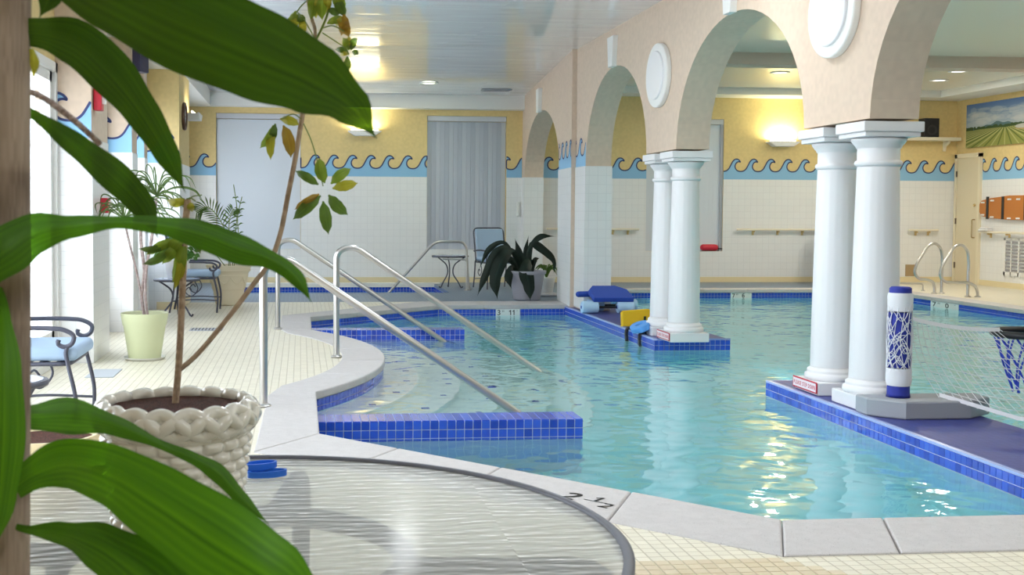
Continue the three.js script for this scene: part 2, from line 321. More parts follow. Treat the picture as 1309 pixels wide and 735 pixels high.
wins.forEach(([x0, x1, y0, y1], i) => {
  const w = struct('window_' + (i + 1), null, null, ['window with closed grey blinds behind the palm pot', 'window with closed grey blinds behind the far chair', 'window with grey blinds behind the far columns'][i]);
  part(w, 'sill', box(x0, x1, y0, y0 + .012, ZB - .12, ZB + .01), M.trim);
  part(w, 'head_rail', rbox(x1 - x0 - .01, .085, .06, .006, (x0 + x1) / 2, y1 - .045, ZB - .045), mat(rgb(.62, .64, .70), .5));
  const n = Math.round((x1 - x0) / .074), sw = (x1 - x0 - .02) / n, geo = new THREE.BoxGeometry(sw * 1.12, y1 - y0 - .11, .003);
  for (let k = 0; k < n; k++) { const s = part(w, 'slat', geo, i === 1 ? M.blind[k % 3] : M.blind[3]); s.position.set(x0 + .01 + (k + .5) * sw, (y0 + y1) / 2 - .04, ZB - .05); s.rotation.y = i === 1 ? .22 : .03; }
  if (i === 2) part(w, 'jamb', box(x1 - .05, x1, y0, y1, ZB - .11, ZB - .02), M.greyPlastic);
});

// ---------------------------------------------------------------- arcade
const piers = [[-11.37, -10.44], [-7.71, -6.78], [-4.06, -3.13], [-.41, .52]];
{
  const RISE = 1.015, s = new THREE.Shape(), X = (z) => -z;
  s.moveTo(X(ZF), 3.6); s.lineTo(X(ZF), SPRING + .03);
  const arches = [[.52, ZF - .5], [-3.13, -.41], [-6.78, -4.06], [-10.44, -7.71], [-13.84, -11.37]];
  for (const [zn, zf] of [[ZF - .5, .52], [-.41, -3.13], [-4.06, -6.78], [-7.71, -10.44], [-11.37, -13.84]]) {
    s.lineTo(X(zn), SPRING + .03);
    for (let i = 0; i <= 28; i++) { const a = Math.PI * i / 28, c = (zn + zf) / 2, h = (zn - zf) / 2; s.lineTo(X(c + h * Math.cos(a)), SPRING + .03 + RISE * Math.sin(a)); }
  }
  s.lineTo(X(-13.84), -.06); s.lineTo(X(-14.35), -.06); s.lineTo(X(-14.35), 3.6);
  const wallArc = struct('wall_arcade', extr(s, AT).rotateY(Math.PI / 2).translate(AX, 0, 0), M.peach, 'peach arcade wall with round arches on columns');
  const clad = [box(AX - .012, AX, .0, SPRING, -14.35, -13.84), box(AX - .012, AX + AT + .012, .0, SPRING, -13.84, -13.828)];
  part(wallArc, 'tile_cladding', merge(clad), M.wallTile);
  waveBorder(wallArc, .5, .302, .2, faceXm(AX - .002, -14.35));
  for (const [c, kind] of [[-12.6, 1], [-9.075, 1], [-5.42, 1]]) {
    const k = new THREE.Shape([[-.075, 0], [.075, 0], [.125, .33], [-.125, .33]].map((p) => new THREE.Vector2(...p)));
    part(wallArc, 'keystone', extr(k, .05, .006).rotateY(-Math.PI / 2).translate(AX, SPRING + 1.035, c), M.trim);
  }
  for (const c of [-10.93, -7.245]) {
    const rim = new THREE.Shape(); rim.absellipse(0, 0, .33, .305, 0, 2 * Math.PI); const rg = extr(rim, .03, .012, 48).rotateY(-Math.PI / 2).translate(AX - .01, 2.49, c);
    const m = part(wallArc, 'medallion', rg, M.trim);
    const inn = new THREE.Shape(); inn.absellipse(0, 0, .25, .23, 0, 2 * Math.PI); part(m, 'medallion_panel', extr(inn, .012, .008, 48).rotateY(-Math.PI / 2).translate(AX - .05, 2.49, c), M.white);
  }
  // far stretch, slightly turned, with one smaller arch
  const x0 = 3.36, z0 = -14.35, x1 = 3.645, z1 = ZB, L = Math.hypot(x1 - x0, z1 - z0), ang = Math.atan2(x1 - x0, z0 - z1);
  const f = new THREE.Shape(); f.moveTo(0, -.06); f.lineTo(0, 3.6); f.lineTo(L, 3.6); f.lineTo(L, -.06); f.lineTo(L - .3, -.06); f.lineTo(L - .3, SPRING);
  const a0 = .95, a1 = L - .3; for (let i = 0; i <= 24; i++) { const a = Math.PI * i / 24; f.lineTo((a0 + a1) / 2 + (a1 - a0) / 2 * Math.cos(a), SPRING + .93 * Math.sin(a)); }
  f.lineTo(a0, -.06);
  const M4 = new THREE.Matrix4().makeRotationY(Math.PI / 2 - ang).setPosition(x0, 0, z0);
  const wf = struct('wall_middle', extr(f, AT).applyMatrix4(M4), M.peach, 'peach wall with a small arch at the rear');
  const N4 = M4.clone();
  for (const [a, b] of [[0, a0], [a1, L]]) part(wf, 'tile_cladding', box(a, b, 0, SPRING, -.012, 0).applyMatrix4(N4), M.wallTile);
  part(wf, 'tile_cladding', box(a1 - .012, a1, 0, SPRING, 0, AT).applyMatrix4(N4), M.wallTile);
  const wv = M4.clone().multiply(basis(V(-1, 0, 0), V(0, 1, 0), V(0, 0, -1), V(a0, 0, -.002))); waveBorder(wf, a0, .302, .3, wv);
  const k = new THREE.Shape([[-.09, 0], [.09, 0], [.14, .34], [-.14, .34]].map((p) => new THREE.Vector2(...p)));
  part(wf, 'keystone', extr(k, .05, .006).translate((a0 + a1) / 2, SPRING + .91, -.05).applyMatrix4(N4), M.trim);
}
// columns
{
  const prof = [[0, 0], [.0, .0]];
  function shaftGeo() {
    const ring = 80, rows = [], H0 = .155, H1 = 1.50;
    const prof = []; for (let i = 0; i <= 12; i++) { const t = i / 12; prof.push([H0 + (H1 - H0) * t, .148 - .023 * Math.pow(t, 1.5)]); }
    const pos = [], idx = [], uv = [];
    prof.forEach(([y, r], j) => { for (let i = 0; i <= ring; i++) { const a = i / ring * 6.28318, fl = 1 - .010 * Math.pow(Math.abs(Math.cos(a * 10)), .7) * Math.min(1, j / 2); pos.push(r * fl * Math.cos(a), y, r * fl * Math.sin(a)); uv.push(a, y); } });
    for (let j = 0; j < prof.length - 1; j++) for (let i = 0; i < ring; i++) { const a = j * (ring + 1) + i, b = a + ring + 1; idx.push(a, b, a + 1, a + 1, b, b + 1); }
    const g = new THREE.BufferGeometry(); g.setAttribute('position', new THREE.Float32BufferAttribute(pos, 3)); g.setAttribute('uv', new THREE.Float32BufferAttribute(uv, 2)); g.setIndex(idx); g.computeVertexNormals(); return g;
  }
  const sg = shaftGeo();
  const baseG = lathe([[0, .075], [.17, .075], [.182, .085], [.186, .1], [.182, .118], [.172, .126], [.166, .13], [.168, .14], [.165, .15], [.152, .158], [.148, .17], [0, .17]]);
  const capG = lathe([[0, 1.49], [.128, 1.49], [.138, 1.5], [.142, 1.512], [.138, 1.525], [.126, 1.532], [.126, 1.60], [.134, 1.605], [.138, 1.618], [.150, 1.63], [.163, 1.65], [.168, 1.668], [0, 1.668]]);
  const abG = merge([rbox(.355, .03, .355, .006, 0, 1.683, 0), rbox(.385, .062, .385, .006, 0, 1.729, 0)]);
  const plG = rbox(.37, .085, .37, .006, 0, .0375, 0);
  function column(z, x, label) {
    const o = thing('column', label, 'column', [x, 0, z]); o.userData.group = 'paired arcade columns';
    part(o, 'plinth', plG, M.white); part(o, 'base', baseG, M.white); part(o, 'shaft', sg, M.white); part(o, 'capital', capG, M.white); part(o, 'abacus', abG, M.white);
    o.position.y = PLAT + .005; return o;
  }
  const xc = AX + AT / 2 + .005;
  column(-6.975, xc, 'white column just behind the blue padded goal post');
  column(-7.535, xc, 'white column with step sign, left of the goal post pair');
  column(-10.635, xc, 'white far column standing behind the light blue float ring');
  column(-11.195, xc, 'white far column beside the yellow kickboard');
  column(-3.315, xc, 'white column nearest the viewer, right of the frame'); column(-3.875, xc, 'second white column out at the right of the frame');
}

// ---------------------------------------------------------------- ceilings and soffits
{
  const c = struct('ceiling', box(XL - .2, AX + .05, YC + .012, YC + .25, ZB - .2, ZF), M.trim, 'glossy white ceiling over the main pool');
  let z = ZF; let k = 0;
  while (z > -14.3) { const w = .92, z1 = Math.max(z - w, -14.35); const g = new THREE.BoxGeometry(AX - XL + .3, .012, z - z1 - .004).translate((AX + XL) / 2, YC + .006, (z + z1) / 2); const p = g.attributes.position, uv = g.attributes.uv; for (let i = 0; i < p.count; i++) uv.setXY(i, p.getX(i), p.getZ(i)); const m = part(c, 'ceiling_panel', g, M.ceil); m.rotation.z = 0; z = z1; k++; }
  // the rear bay slopes down toward the back wall
  const n = 5, za = -14.35, zb = -18.85, ya = YC, yb = 3.06;
  for (let i = 0; i < n; i++) {
    const t0 = i / n, t1 = (i + 1) / n, z0 = za + (zb - za) * t0, z1 = za + (zb - za) * t1 + .004, y0 = ya + (yb - ya) * t0, y1 = ya + (yb - ya) * t1;
    const g = new THREE.BoxGeometry(AX - XL + .6, .012, z0 - z1); const m = part(c, 'ceiling_panel', g, M.ceil); m.position.set((AX + XL) / 2, (y0 + y1) / 2 + .006, (z0 + z1) / 2); m.rotation.x = -Math.atan2(y0 - y1, z0 - z1);
    const p = g.attributes.position, uv = g.attributes.uv; for (let q = 0; q < p.count; q++) uv.setXY(q, p.getX(q), p.getZ(q) + z0);
  }
  struct('trim_3', box(XL, 3.64, 2.835, 3.3, ZB + .001, -18.85), M.trim, 'white soffit along the rear wall');
  struct('trim_4', box(XL, -1.43, 2.835, 3.19, -18.85, ZF), M.trim, 'white soffit along the window wall');
  const YR = 3.21;
  struct('ceiling', box(AX + AT - .1, XR + .1, YR, YR + .2, ZB - .2, ZF), mat(rgb(.80, .76, .66), .25), 'cream ceiling over the deep pool');
  struct('trim_5', box(AX + AT, XR, 3.10, 3.36, ZB + .001, -18.5), M.trim, 'pale soffit at the rear of the deep pool');
  struct('trim_6', box(XR - .65, XR, 3.10, 3.36, -18.5, ZF), M.trim, 'pale soffit over the painting');
  struct('trim_7', box(AX + AT, XR - .65, 3.06, 3.36, -14.75, -14.4), mat(rgb(.62, .50, .42), .7), 'beam across the deep pool ceiling');
  struct('trim_8', box(AX + AT, XR - .65, 3.05, 3.36, -8.75, -8.4), mat(rgb(.62, .50, .42), .7), 'second beam across the deep pool ceiling');
}

// ---------------------------------------------------------------- right wall and front wall
const wallRight = struct('wall_right', box(XR, XR + .2, -.1, 3.7, ZB - .2, ZF), M.yellow, 'yellow end wall with a landscape painting');
part(wallRight, 'tile_wainscot', box(XR - .008, XR, .09, SPRING, ZB, ZF), M.wallTile);
part(wallRight, 'base_strip', box(XR - .012, XR, 0, .09, ZB, ZF), M.cream);
waveBorder(wallRight, 6, .302, .35, faceXm(XR - .002, -18.3));
const wallFront = struct('wall_front', box(XL - .15, XR + .1, -.1, 3.7, ZF, ZF + .2), M.yellow, 'wall behind the viewer');
{
  const d = struct('door_1', null, null, 'cream door in the far right corner');
  const cm = mat(rgb(.74, .65, .46), .45);
  part(d, 'leaf', rbox(.05, 2.1, .62, .005, XR - .02, 1.07, -18.67), cm);
  part(d, 'frame', merge([box(XR - .05, XR, 0, 2.18, -19.06, -18.99), box(XR - .05, XR, 0, 2.18, -18.36, -18.30), box(XR - .05, XR, 2.12, 2.19, -19.06, -18.30)]), mat(rgb(.80, .72, .53), .45));
  part(d, 'pull_handle', bent([[XR - .04, .78, -18.42], [XR - .10, .78, -18.42], [XR - .10, 1.08, -18.42], [XR - .04, 1.08, -18.42]], .02, .009, 8, 40), mat(rgb(.5, .38, .2), .3, { metalness: 1 }));
  part(d, 'knob', new THREE.SphereGeometry(.025, 12, 10).translate(XR - .06, 1.32, -18.42), mat(rgb(.8, .65, .35), .25, { metalness: 1 }));
  for (const y of [.3, 1.05, 1.85]) part(d, 'hinge', box(XR - .06, XR - .03, y - .05, y + .05, -19.0, -18.97), mat(rgb(.2, .16, .12), .4, { metalness: .8 }));
}

// ---------------------------------------------------------------- left wall: glazed doors between tiled piers
{
  const wl = struct('wall_left', null, null, 'window wall with glazed doors and tiled piers');
  part(wl, 'header', box(XL - .15, XL, 2.3, 3.7, ZB, ZF), M.yellow);
  part(wl, 'pier_block', box(XL - .15, XL, -.1, 2.3, ZB, -18.55), M.yellow);
  part(wl, 'pier_block', box(XL - .15, XL, -.1, 2.3, -2.6, ZF), M.peach);
  function pier(z0, z1, x1, sides) {
    part(wl, 'pier', box(XL - .15, x1, SPRING, 2.84, z1, z0), z0 < -13 ? M.yellow : M.peach);
    part(wl, 'pier_tiles', box(XL - .15, x1 + .006, .0, SPRING, z1 - .004, z0 + .006), M.wallTile);
    waveBorder(wl, x1 - XL, .34, sides ?? .1, faceZ(XL, z0 + .002));
  }
  pier(-9.2, -9.95, -1.60, .35); pier(-11.5, -11.85, -1.62, .25); pier(-12.7, -12.95, -1.66, .1); pier(-14.05, -15.3, -1.43, .2);
  part(wl, 'base_strip', box(-1.70, -1.418, 0, .09, -15.3, -14.035), M.cream);
  for (const [a, b] of [[-12.7, -11.85], [-14.05, -12.95]]) part(wl, 'dado', box(XL - .15, XL + .06, -.1, .52, a, b), M.wallTile);
  part(wl, 'dado', box(XL - .15, XL + .02, -.1, .52, -18.55, -15.3), M.wallTile);
  let n = 4;
  function glazed(z0, z1, y0, y1, label, leaves, door) {   // z0 nearer
    const w = struct((door ? 'door_' : 'window_') + (door ? n - 2 : n), null, null, label); n++;
    const f = [box(XL - .1, XL + .02, y0, y1, z0 - .06, z0), box(XL - .1, XL + .02, y0, y1, z1, z1 + .06), box(XL - .1, XL + .02, y1 - .07, y1, z1, z0), box(XL - .1, XL + .02, y0, y0 + .06, z1, z0)];
    part(w, 'frame', merge(f), M.frame);
    const lw = (z0 - z1 - .12) / leaves;
    for (let k = 0; k < leaves; k++) {
      const a = z1 + .06 + k * lw, b = a + lw, st = door ? .075 : .04;
      const l = part(w, 'leaf', merge([box(XL - .06, XL - .01, y0 + .06, y1 - .07, a, a + st), box(XL - .06, XL - .01, y0 + .06, y1 - .07, b - st, b), box(XL - .06, XL - .01, y1 - .07 - st, y1 - .07, a, b), box(XL - .06, XL - .01, y0 + .06, y0 + .06 + (door ? .2 : st), a, b)]), M.frame);
      part(l, 'pane', box(XL - .04, XL - .036, y0 + .06, y1 - .07, a + st, b - st), M.glass);
      if (door) part(l, 'lever', merge([box(XL - .01, XL + .03, .98, 1.0, b - .05, b - .03), box(XL + .02, XL + .032, .98, 1.0, b - .14, b - .03)]), M.chrome);
    }
  }
  glazed(-7.15, -9.2, 0, 2.3, 'glazed white double door beside the blue cushioned chair', 2, true);
  glazed(-9.95, -11.5, 0, 2.3, 'glazed white door between the tiled piers', 1, true);
  glazed(-11.85, -12.7, .52, 2.3, 'white window behind the dracaena', 1); glazed(-12.95, -14.05, .52, 2.3, 'narrow white window behind the side table', 1); glazed(-15.3, -18.55, .52, 2.3, 'white window row in the rear corner', 3);
  glazed(-4.9, -7.15, 0, 2.3, 'window out of the frame on the left', 2); glazed(-2.6, -4.9, 0, 2.3, 'second window out of the frame on the left', 2);
}

// ---------------------------------------------------------------- lamps
function downlight(x, y, z, I, color, label, size = .2, nx) {
  const o = thing('downlight', label, 'ceiling lamp', [x, y, z], 0, 'recessed ceiling lamps');
  part(o, 'trim_ring', lathe([[.10, .0], [.135, .0], [.14, -.006], [.135, -.01], [.10, -.012], [.10, 0]], 32), M.white);
  part(o, 'lens', new THREE.CircleGeometry(.102, 28).rotateX(Math.PI / 2).translate(0, -.004, 0), new THREE.MeshStandardMaterial({ color: rgb(.9, .9, .85), emissive: color, emissiveIntensity: 3.5 }));
  const l = new THREE.RectAreaLight(color, I, size, size); l.name = 'downlight_glow'; l.position.set(0, -.02, 0); l.rotation.x = -Math.PI / 2; o.add(l);
}
const cool = rgb(.95, .98, 1), green = rgb(.93, 1, .72), warm = rgb(1, .91, .78);
downlight(1.91, 3.098, -17.5, 140, green, 'round ceiling lamp in front of the rear blinds');
for (const [x, z, l] of [[.9, -10, 'ceiling lamp over the entry steps'], [2.4, -8.2, 'ceiling lamp over the shallow pool, out of frame'], [.9, -6, 'ceiling lamp over the near pool corner, out of frame'], [2.4, -4.2, 'ceiling lamp near the front coping, out of frame'], [2.4, -.9, 'ceiling lamp right of the viewer, out of frame'], [.7, 1.2, 'ceiling lamp behind the viewer']]) downlight(x, YC - .002, z, LAMP_HALL, cool, l);
downlight(9.32, 3.208, -15.9, LAMP_SIDE, warm, 'greenish round ceiling lamp near the painting'); downlight(9.66, 3.208, -17.0, LAMP_SIDE * .6, warm, 'small bright ceiling lamp near the black speaker');
for (const [x, z, l] of [[6.9, -16.4, 'ceiling lamp in front of the wall sconce'], [6.3, -12.6, 'ceiling lamp over the deep pool, far'], [8.6, -12, 'ceiling lamp over the deep pool, right'], [6.3, -6.5, 'ceiling lamp over the deep pool, near'], [8.6, -6.5, 'ceiling lamp over the deep pool, near right']]) downlight(x, 3.208, z, LAMP_SIDE, warm, l);

function sconce(x, y, z, ry, label, I, color) {
  const o = thing('wall_sconce', label, 'wall lamp', [x, y, z], ry, 'wall sconces');
  const s = new THREE.Shape([[-.27, .05], [.27, .05], [.16, -.02], [-.16, -.02]].map((p) => new THREE.Vector2(...p)));
  part(o, 'bowl', merge([extr(s, .16, .006), box(-.27, .27, .05, .062, .15, .166), box(-.27, .27, .05, .062, 0, .008)]), M.white);
  part(o, 'lamp_tube', new THREE.CylinderGeometry(.014, .014, .44, 12).rotateZ(Math.PI / 2).translate(0, .072, .08), new THREE.MeshStandardMaterial({ color: 0xffffff, emissive: color, emissiveIntensity: 6 }));
  const l = new THREE.RectAreaLight(color, I, .46, .10); l.name = 'sconce_glow'; l.position.set(0, .092, .08); l.rotation.x = Math.PI / 2; o.add(l);
}
sconce(8.07, 2.31, ZB + .012, 0, 'white wall sconce shining on the yellow wall between the columns', SCONCE * 14, rgb(1, .95, .55));
sconce(1.03, 2.41, ZB + .012, 0, 'white wall sconce between the two rear blinds', SCONCE * 6, rgb(1, .95, .62));
sconce(-1.424, 2.33, -15.0, Math.PI / 2, 'white wall sconce beside the round wall clock', SCONCE * 2, rgb(1, .95, .7));
//MORE
// ---------------------------------------------------------------- leaves and plants
function stripeTex(a, b, n) { return tex(128, (u, v) => { const s = .5 + .5 * Math.sin(u * n * 6.283 + Math.sin(v * 9) * .3), k = .35 * s + .65 * vnoise(u * 24, v * 3, 24), m = Math.abs(u - .5) < .03 ? .25 : 0; return a.map((q, i) => Math.min(1, q + (b[i] - q) * Math.min(1, k * .8 + m))); }); }
const leafM = (a, b, more = {}) => new THREE.MeshPhysicalMaterial({ map: stripeTex(a, b, 9), roughness: .5, specularIntensity: .5, transmission: .25, thickness: 0, side: THREE.DoubleSide, ...more });
M.corn = [leafM([.19, .33, .02], [.30, .46, .04]), leafM([.21, .40, .03], [.34, .55, .06]), leafM([.26, .48, .03], [.42, .68, .07])];
M.sheff = [leafM([.46, .56, .14], [.62, .72, .26], { transmission: .45 }), leafM([.62, .62, .14], [.78, .76, .28], { transmission: .45 }), leafM([.30, .42, .14], [.46, .58, .24], { transmission: .45 }), leafM([.60, .46, .14], [.72, .62, .24], { transmission: .45 })];
M.dark = leafM([.07, .12, .10], [.13, .20, .15], { transmission: .05 });
M.palm = leafM([.24, .36, .12], [.40, .52, .22]); M.drac = leafM([.30, .40, .22], [.48, .56, .34]); M.bush = leafM([.16, .34, .10], [.42, .60, .26]);
const barkM = (a, b, s) => mat(0xffffff, .85, { map: tex(256, (u, v) => { const k = vnoise(u * 64, v * 5, 320) * .6 + noise2(Math.floor(u * 90), Math.floor(v * 90)) * .25 + (vnoise(u * 40, 3, 40) > .8 ? -.2 : 0); return a.map((q, i) => q + (b[i] - q) * k); }, true, s), bumpMap: tex(128, (u, v) => { const k = vnoise(u * 48, v * 6, 48); return [k, k, k]; }, false, s), bumpScale: .003 });
M.trunk = barkM([.44, .38, .33], [.72, .66, .60], 1); M.bark = barkM([.58, .50, .42], [.82, .74, .64], 1); M.paleBark = barkM([.55, .48, .47], [.80, .74, .72], 1); M.stalk = mat(rgb(.16, .24, .05), .6);
function leafSheet(P, half, fold = .25, tilt = 0, facing) {   // a folded, tapering leaf along a curve; widths in metres
  const c = new THREE.CatmullRomCurve3(P, false, 'centripetal'), n = Math.max(12, P.length * 5), W = 6, pos = [], uv = [], idx = [];
  const wAt = (t) => { const x = t * (half.length - 1), i = Math.min(half.length - 2, Math.floor(x)), f = x - i, s = f * f * (3 - 2 * f); return half[i] + (half[i + 1] - half[i]) * s; };
  for (let j = 0; j <= n; j++) {
    const t = j / n, p = c.getPoint(t), tg = c.getTangent(t), view = facing ? facing.clone() : p.clone().sub(camera.position).normalize();
    const side = tg.clone().cross(view).normalize(), nor = side.clone().cross(tg).normalize();
    if (tilt) { side.applyAxisAngle(tg, tilt); nor.applyAxisAngle(tg, tilt); }
    const w = wAt(t);
    for (let i = 0; i <= W; i++) { const s = i / W * 2 - 1, q = p.clone().addScaledVector(side, s * w).addScaledVector(nor, (Math.abs(s) - .5) * w * fold + Math.sin(t * 13 + s * 2) * w * .04); pos.push(q.x, q.y, q.z); uv.push(i / W, t); }
  }
  for (let j = 0; j < n; j++) for (let i = 0; i < W; i++) { const a = j * (W + 1) + i, b = a + W + 1; idx.push(a, a + 1, b, a + 1, b + 1, b); }
  const g = new THREE.BufferGeometry(); g.setAttribute('position', new THREE.Float32BufferAttribute(pos, 3)); g.setAttribute('uv', new THREE.Float32BufferAttribute(uv, 2)); g.setIndex(idx); g.computeVertexNormals(); return g;
}
// leaf along sight-line points [u, v, distance]; half widths in photograph pixels
function seenLeaf(parent, name, pts, half, m, fold, tilt) {
  const P = pts.map((p) => at(...p)), md = pts.reduce((s, p) => s + p[2], 0) / pts.length;
  return part(parent, name, leafSheet(P, half.map((h) => h * md / FPX / Math.max(.5, Math.cos(tilt ?? 0))), fold, tilt), m);
}
{ // the big plant beside the viewer; its trunk stands in a pot below the frame
  const d = .97, o = thing('corn_plant', 'corn plant with thick bark trunk and long strap leaves, nearest the viewer', 'plant');
  const b = at(-1, 735, d), top = at(2, -60, d), foot = V(b.x - .006, .30, b.z);
  part(o, 'trunk', tube([[foot.x, .2, foot.z], foot, b, at(0, 380, d), top, V(top.x + .02, 1.75, top.z)], .0245, 18, 60), M.trunk);
  part(o, 'pot', lathe([[0, 0], [.15, 0], [.16, .02], [.195, .30], [.21, .31], [.21, .34], [.195, .34], [.185, .27], [0, .27]]).translate(foot.x, 0, foot.z), M.cream);
  part(o, 'soil', new THREE.CircleGeometry(.187, 32).rotateX(-Math.PI / 2).translate(foot.x, .285, foot.z), M.soil);
  const C = M.corn;
  const L = [
    [[[2, -75, .97], [60, -50, .95], [140, -14, .92], [235, 30, .89], [330, 70, .88], [400, 102, .89], [448, 135, .91], [482, 178, .93]], [14, 34, 52, 60, 56, 45, 26, 0], 0, .18, 0],
    [[[4, 44, .97], [45, 42, .97], [95, 54, .98], [140, 92, 1.0], [180, 142, 1.02], [212, 195, 1.04], [238, 248, 1.05]], [12, 18, 29, 30, 23, 17, 0], 0, .3, .1],
    [[[8, 130, .97], [40, 145, .98], [100, 188, 1.02], [148, 228, 1.06], [180, 262, 1.08], [203, 306, 1.1]], [4, 6, 15, 21, 18, 0], 0, .3, .3],
    [[[-60, 372, .90], [-20, 340, .90], [10, 318, .905], [45, 297, .92], [95, 289, .94], [150, 284, .97], [205, 288, .98], [255, 299, .99], [305, 318, 1.0], [348, 333, 1.0], [378, 354, 1.0], [399, 388, 1.0]], [16, 26, 30, 25, 14, 8, 12, 19, 20, 12, 11, 0], 1, .3, -.2],
    [[[-8, 345, .96], [2, 400, .93], [6, 470, .91], [6, 560, .9], [0, 640, .9], [-12, 715, .91]], [3, 10, 20, 25, 19, 0], 2, .25, .1],
    [[[10, 525, .97], [40, 533, 1.0], [90, 531, 1.04], [148, 544, 1.08], [205, 568, 1.1], [248, 586, 1.1], [278, 604, 1.1], [308, 636, 1.1], [346, 672, 1.1]], [6, 15, 23, 13, 6, 8, 12, 9, 0], 1, .25, -.2],
    [[[6, 640, .96], [30, 614, .95], [80, 593, .93], [140, 606, .9], [205, 644, .87], [275, 690, .85], [345, 735, .84], [425, 785, .85]], [12, 20, 33, 38, 46, 52, 45, 10], 2, .22, 0],
    [[[8, 668, .96], [30, 676, .95], [80, 682, .93], [130, 700, .9], [190, 742, .88], [260, 800, .88]], [2, 5, 15, 30, 44, 20], 1, .25, .1],
    [[[6, -70, .97], [40, -40, .96], [62, -8, .96], [50, 24, .97]], [10, 24, 18, 0], 0, .2, 0],
  ];
  for (const [p, h, k, f, t] of L) seenLeaf(o, 'leaf', p, h, C[k], f, t);
  part(o, 'aerial_root', tube([at(20, 113, .97), at(50, 122, .985), at(90, 150, 1.0), at(128, 184, 1.02)], .0028, 8, 30), M.paleBark);
  seenLeaf(o, 'leaf', [[40, 62, .97], [44, 80, .97], [42, 104, .98]], [3, 6, 0], M.sheff[1], .4);
}
{ // glass table
  const cx = -.096, cz = -1.708, R = .577, h = .72, o = thing('patio_table', 'round patio table with rippled frosted glass top and grey rim', 'table', [cx, 0, cz]);
  const gm = mat(rgb(.15, .16, .20), .5, { metalness: .2 });
  part(o, 'rim', lathe([[R - .016, h - .02], [R - .004, h - .022], [R, h - .014], [R, h - .004], [R - .006, h], [R - .014, h], [R - .016, h - .004], [R - .016, h - .02]], 96), gm);
  const gb = tex(512, (u, v) => { const k = .5 + .28 * Math.sin(6.283 * (14 * v + 1.1 * vnoise(u * 4, v * 8, 8))) * vnoise(u * 16 + 3, v * 40, 80) + .25 * (vnoise(u * 24, v * 64, 64 * 3) - .5); return [k, k, k]; }, false, .4);
  const gg = new THREE.CircleGeometry(R - .014, 96).rotateX(-Math.PI / 2).translate(0, h - .006, 0); { const p = gg.attributes.position, uv = gg.attributes.uv; for (let i = 0; i < p.count; i++) uv.setXY(i, p.getX(i), p.getZ(i)); }
  part(o, 'glass_top', gg, mat(rgb(.52, .54, .51), .56, { transmission: .85, thickness: 0, clearcoat: .8, clearcoatRoughness: .14, bumpMap: gb, bumpScale: .0035 }));
  const legs = [-1.39, .2, 1.77, 3.35];
  for (const a of legs) {
    const c = Math.cos(a), s = Math.sin(a);
    part(o, 'leg', tube([[c * .25, h - .04, s * .25], [c * .40, h - .035, s * .40], [c * .53, h - .04, s * .53], [c * .545, h - .09, s * .545], [c * .50, .4, s * .50], [c * .46, .018, s * .46]], .018, 10, 50), gm);
  }
  part(o, 'brace_ring', new THREE.TorusGeometry(.25, .017, 10, 64).rotateX(Math.PI / 2).translate(0, h - .035, 0), gm);
}
{ // blue wrist band on the table
  const m = mat(rgb(.02, .17, .80), .4), o = thing('wrist_band', 'bright blue coiled plastic band lying on the glass table', 'wristband', [-.064, .722, -2.115]);
  const band = (w, d, ry, x, y, z) => { const s = new THREE.Shape(); s.absellipse(0, 0, w, d, 0, 2 * Math.PI); const hh = new THREE.Path(); hh.absellipse(0, 0, w - .004, d - .004, 0, 2 * Math.PI, true); s.holes.push(hh); return extr(s, .011, 0, 40).rotateX(-Math.PI / 2).rotateY(ry).translate(x, y, z); };
  part(o, 'loop', band(.036, .016, .25, .004, 0, .012), m); part(o, 'loop', band(.033, .017, .42, -.01, .011, -.006), m);
  o.position.y = .718;
}
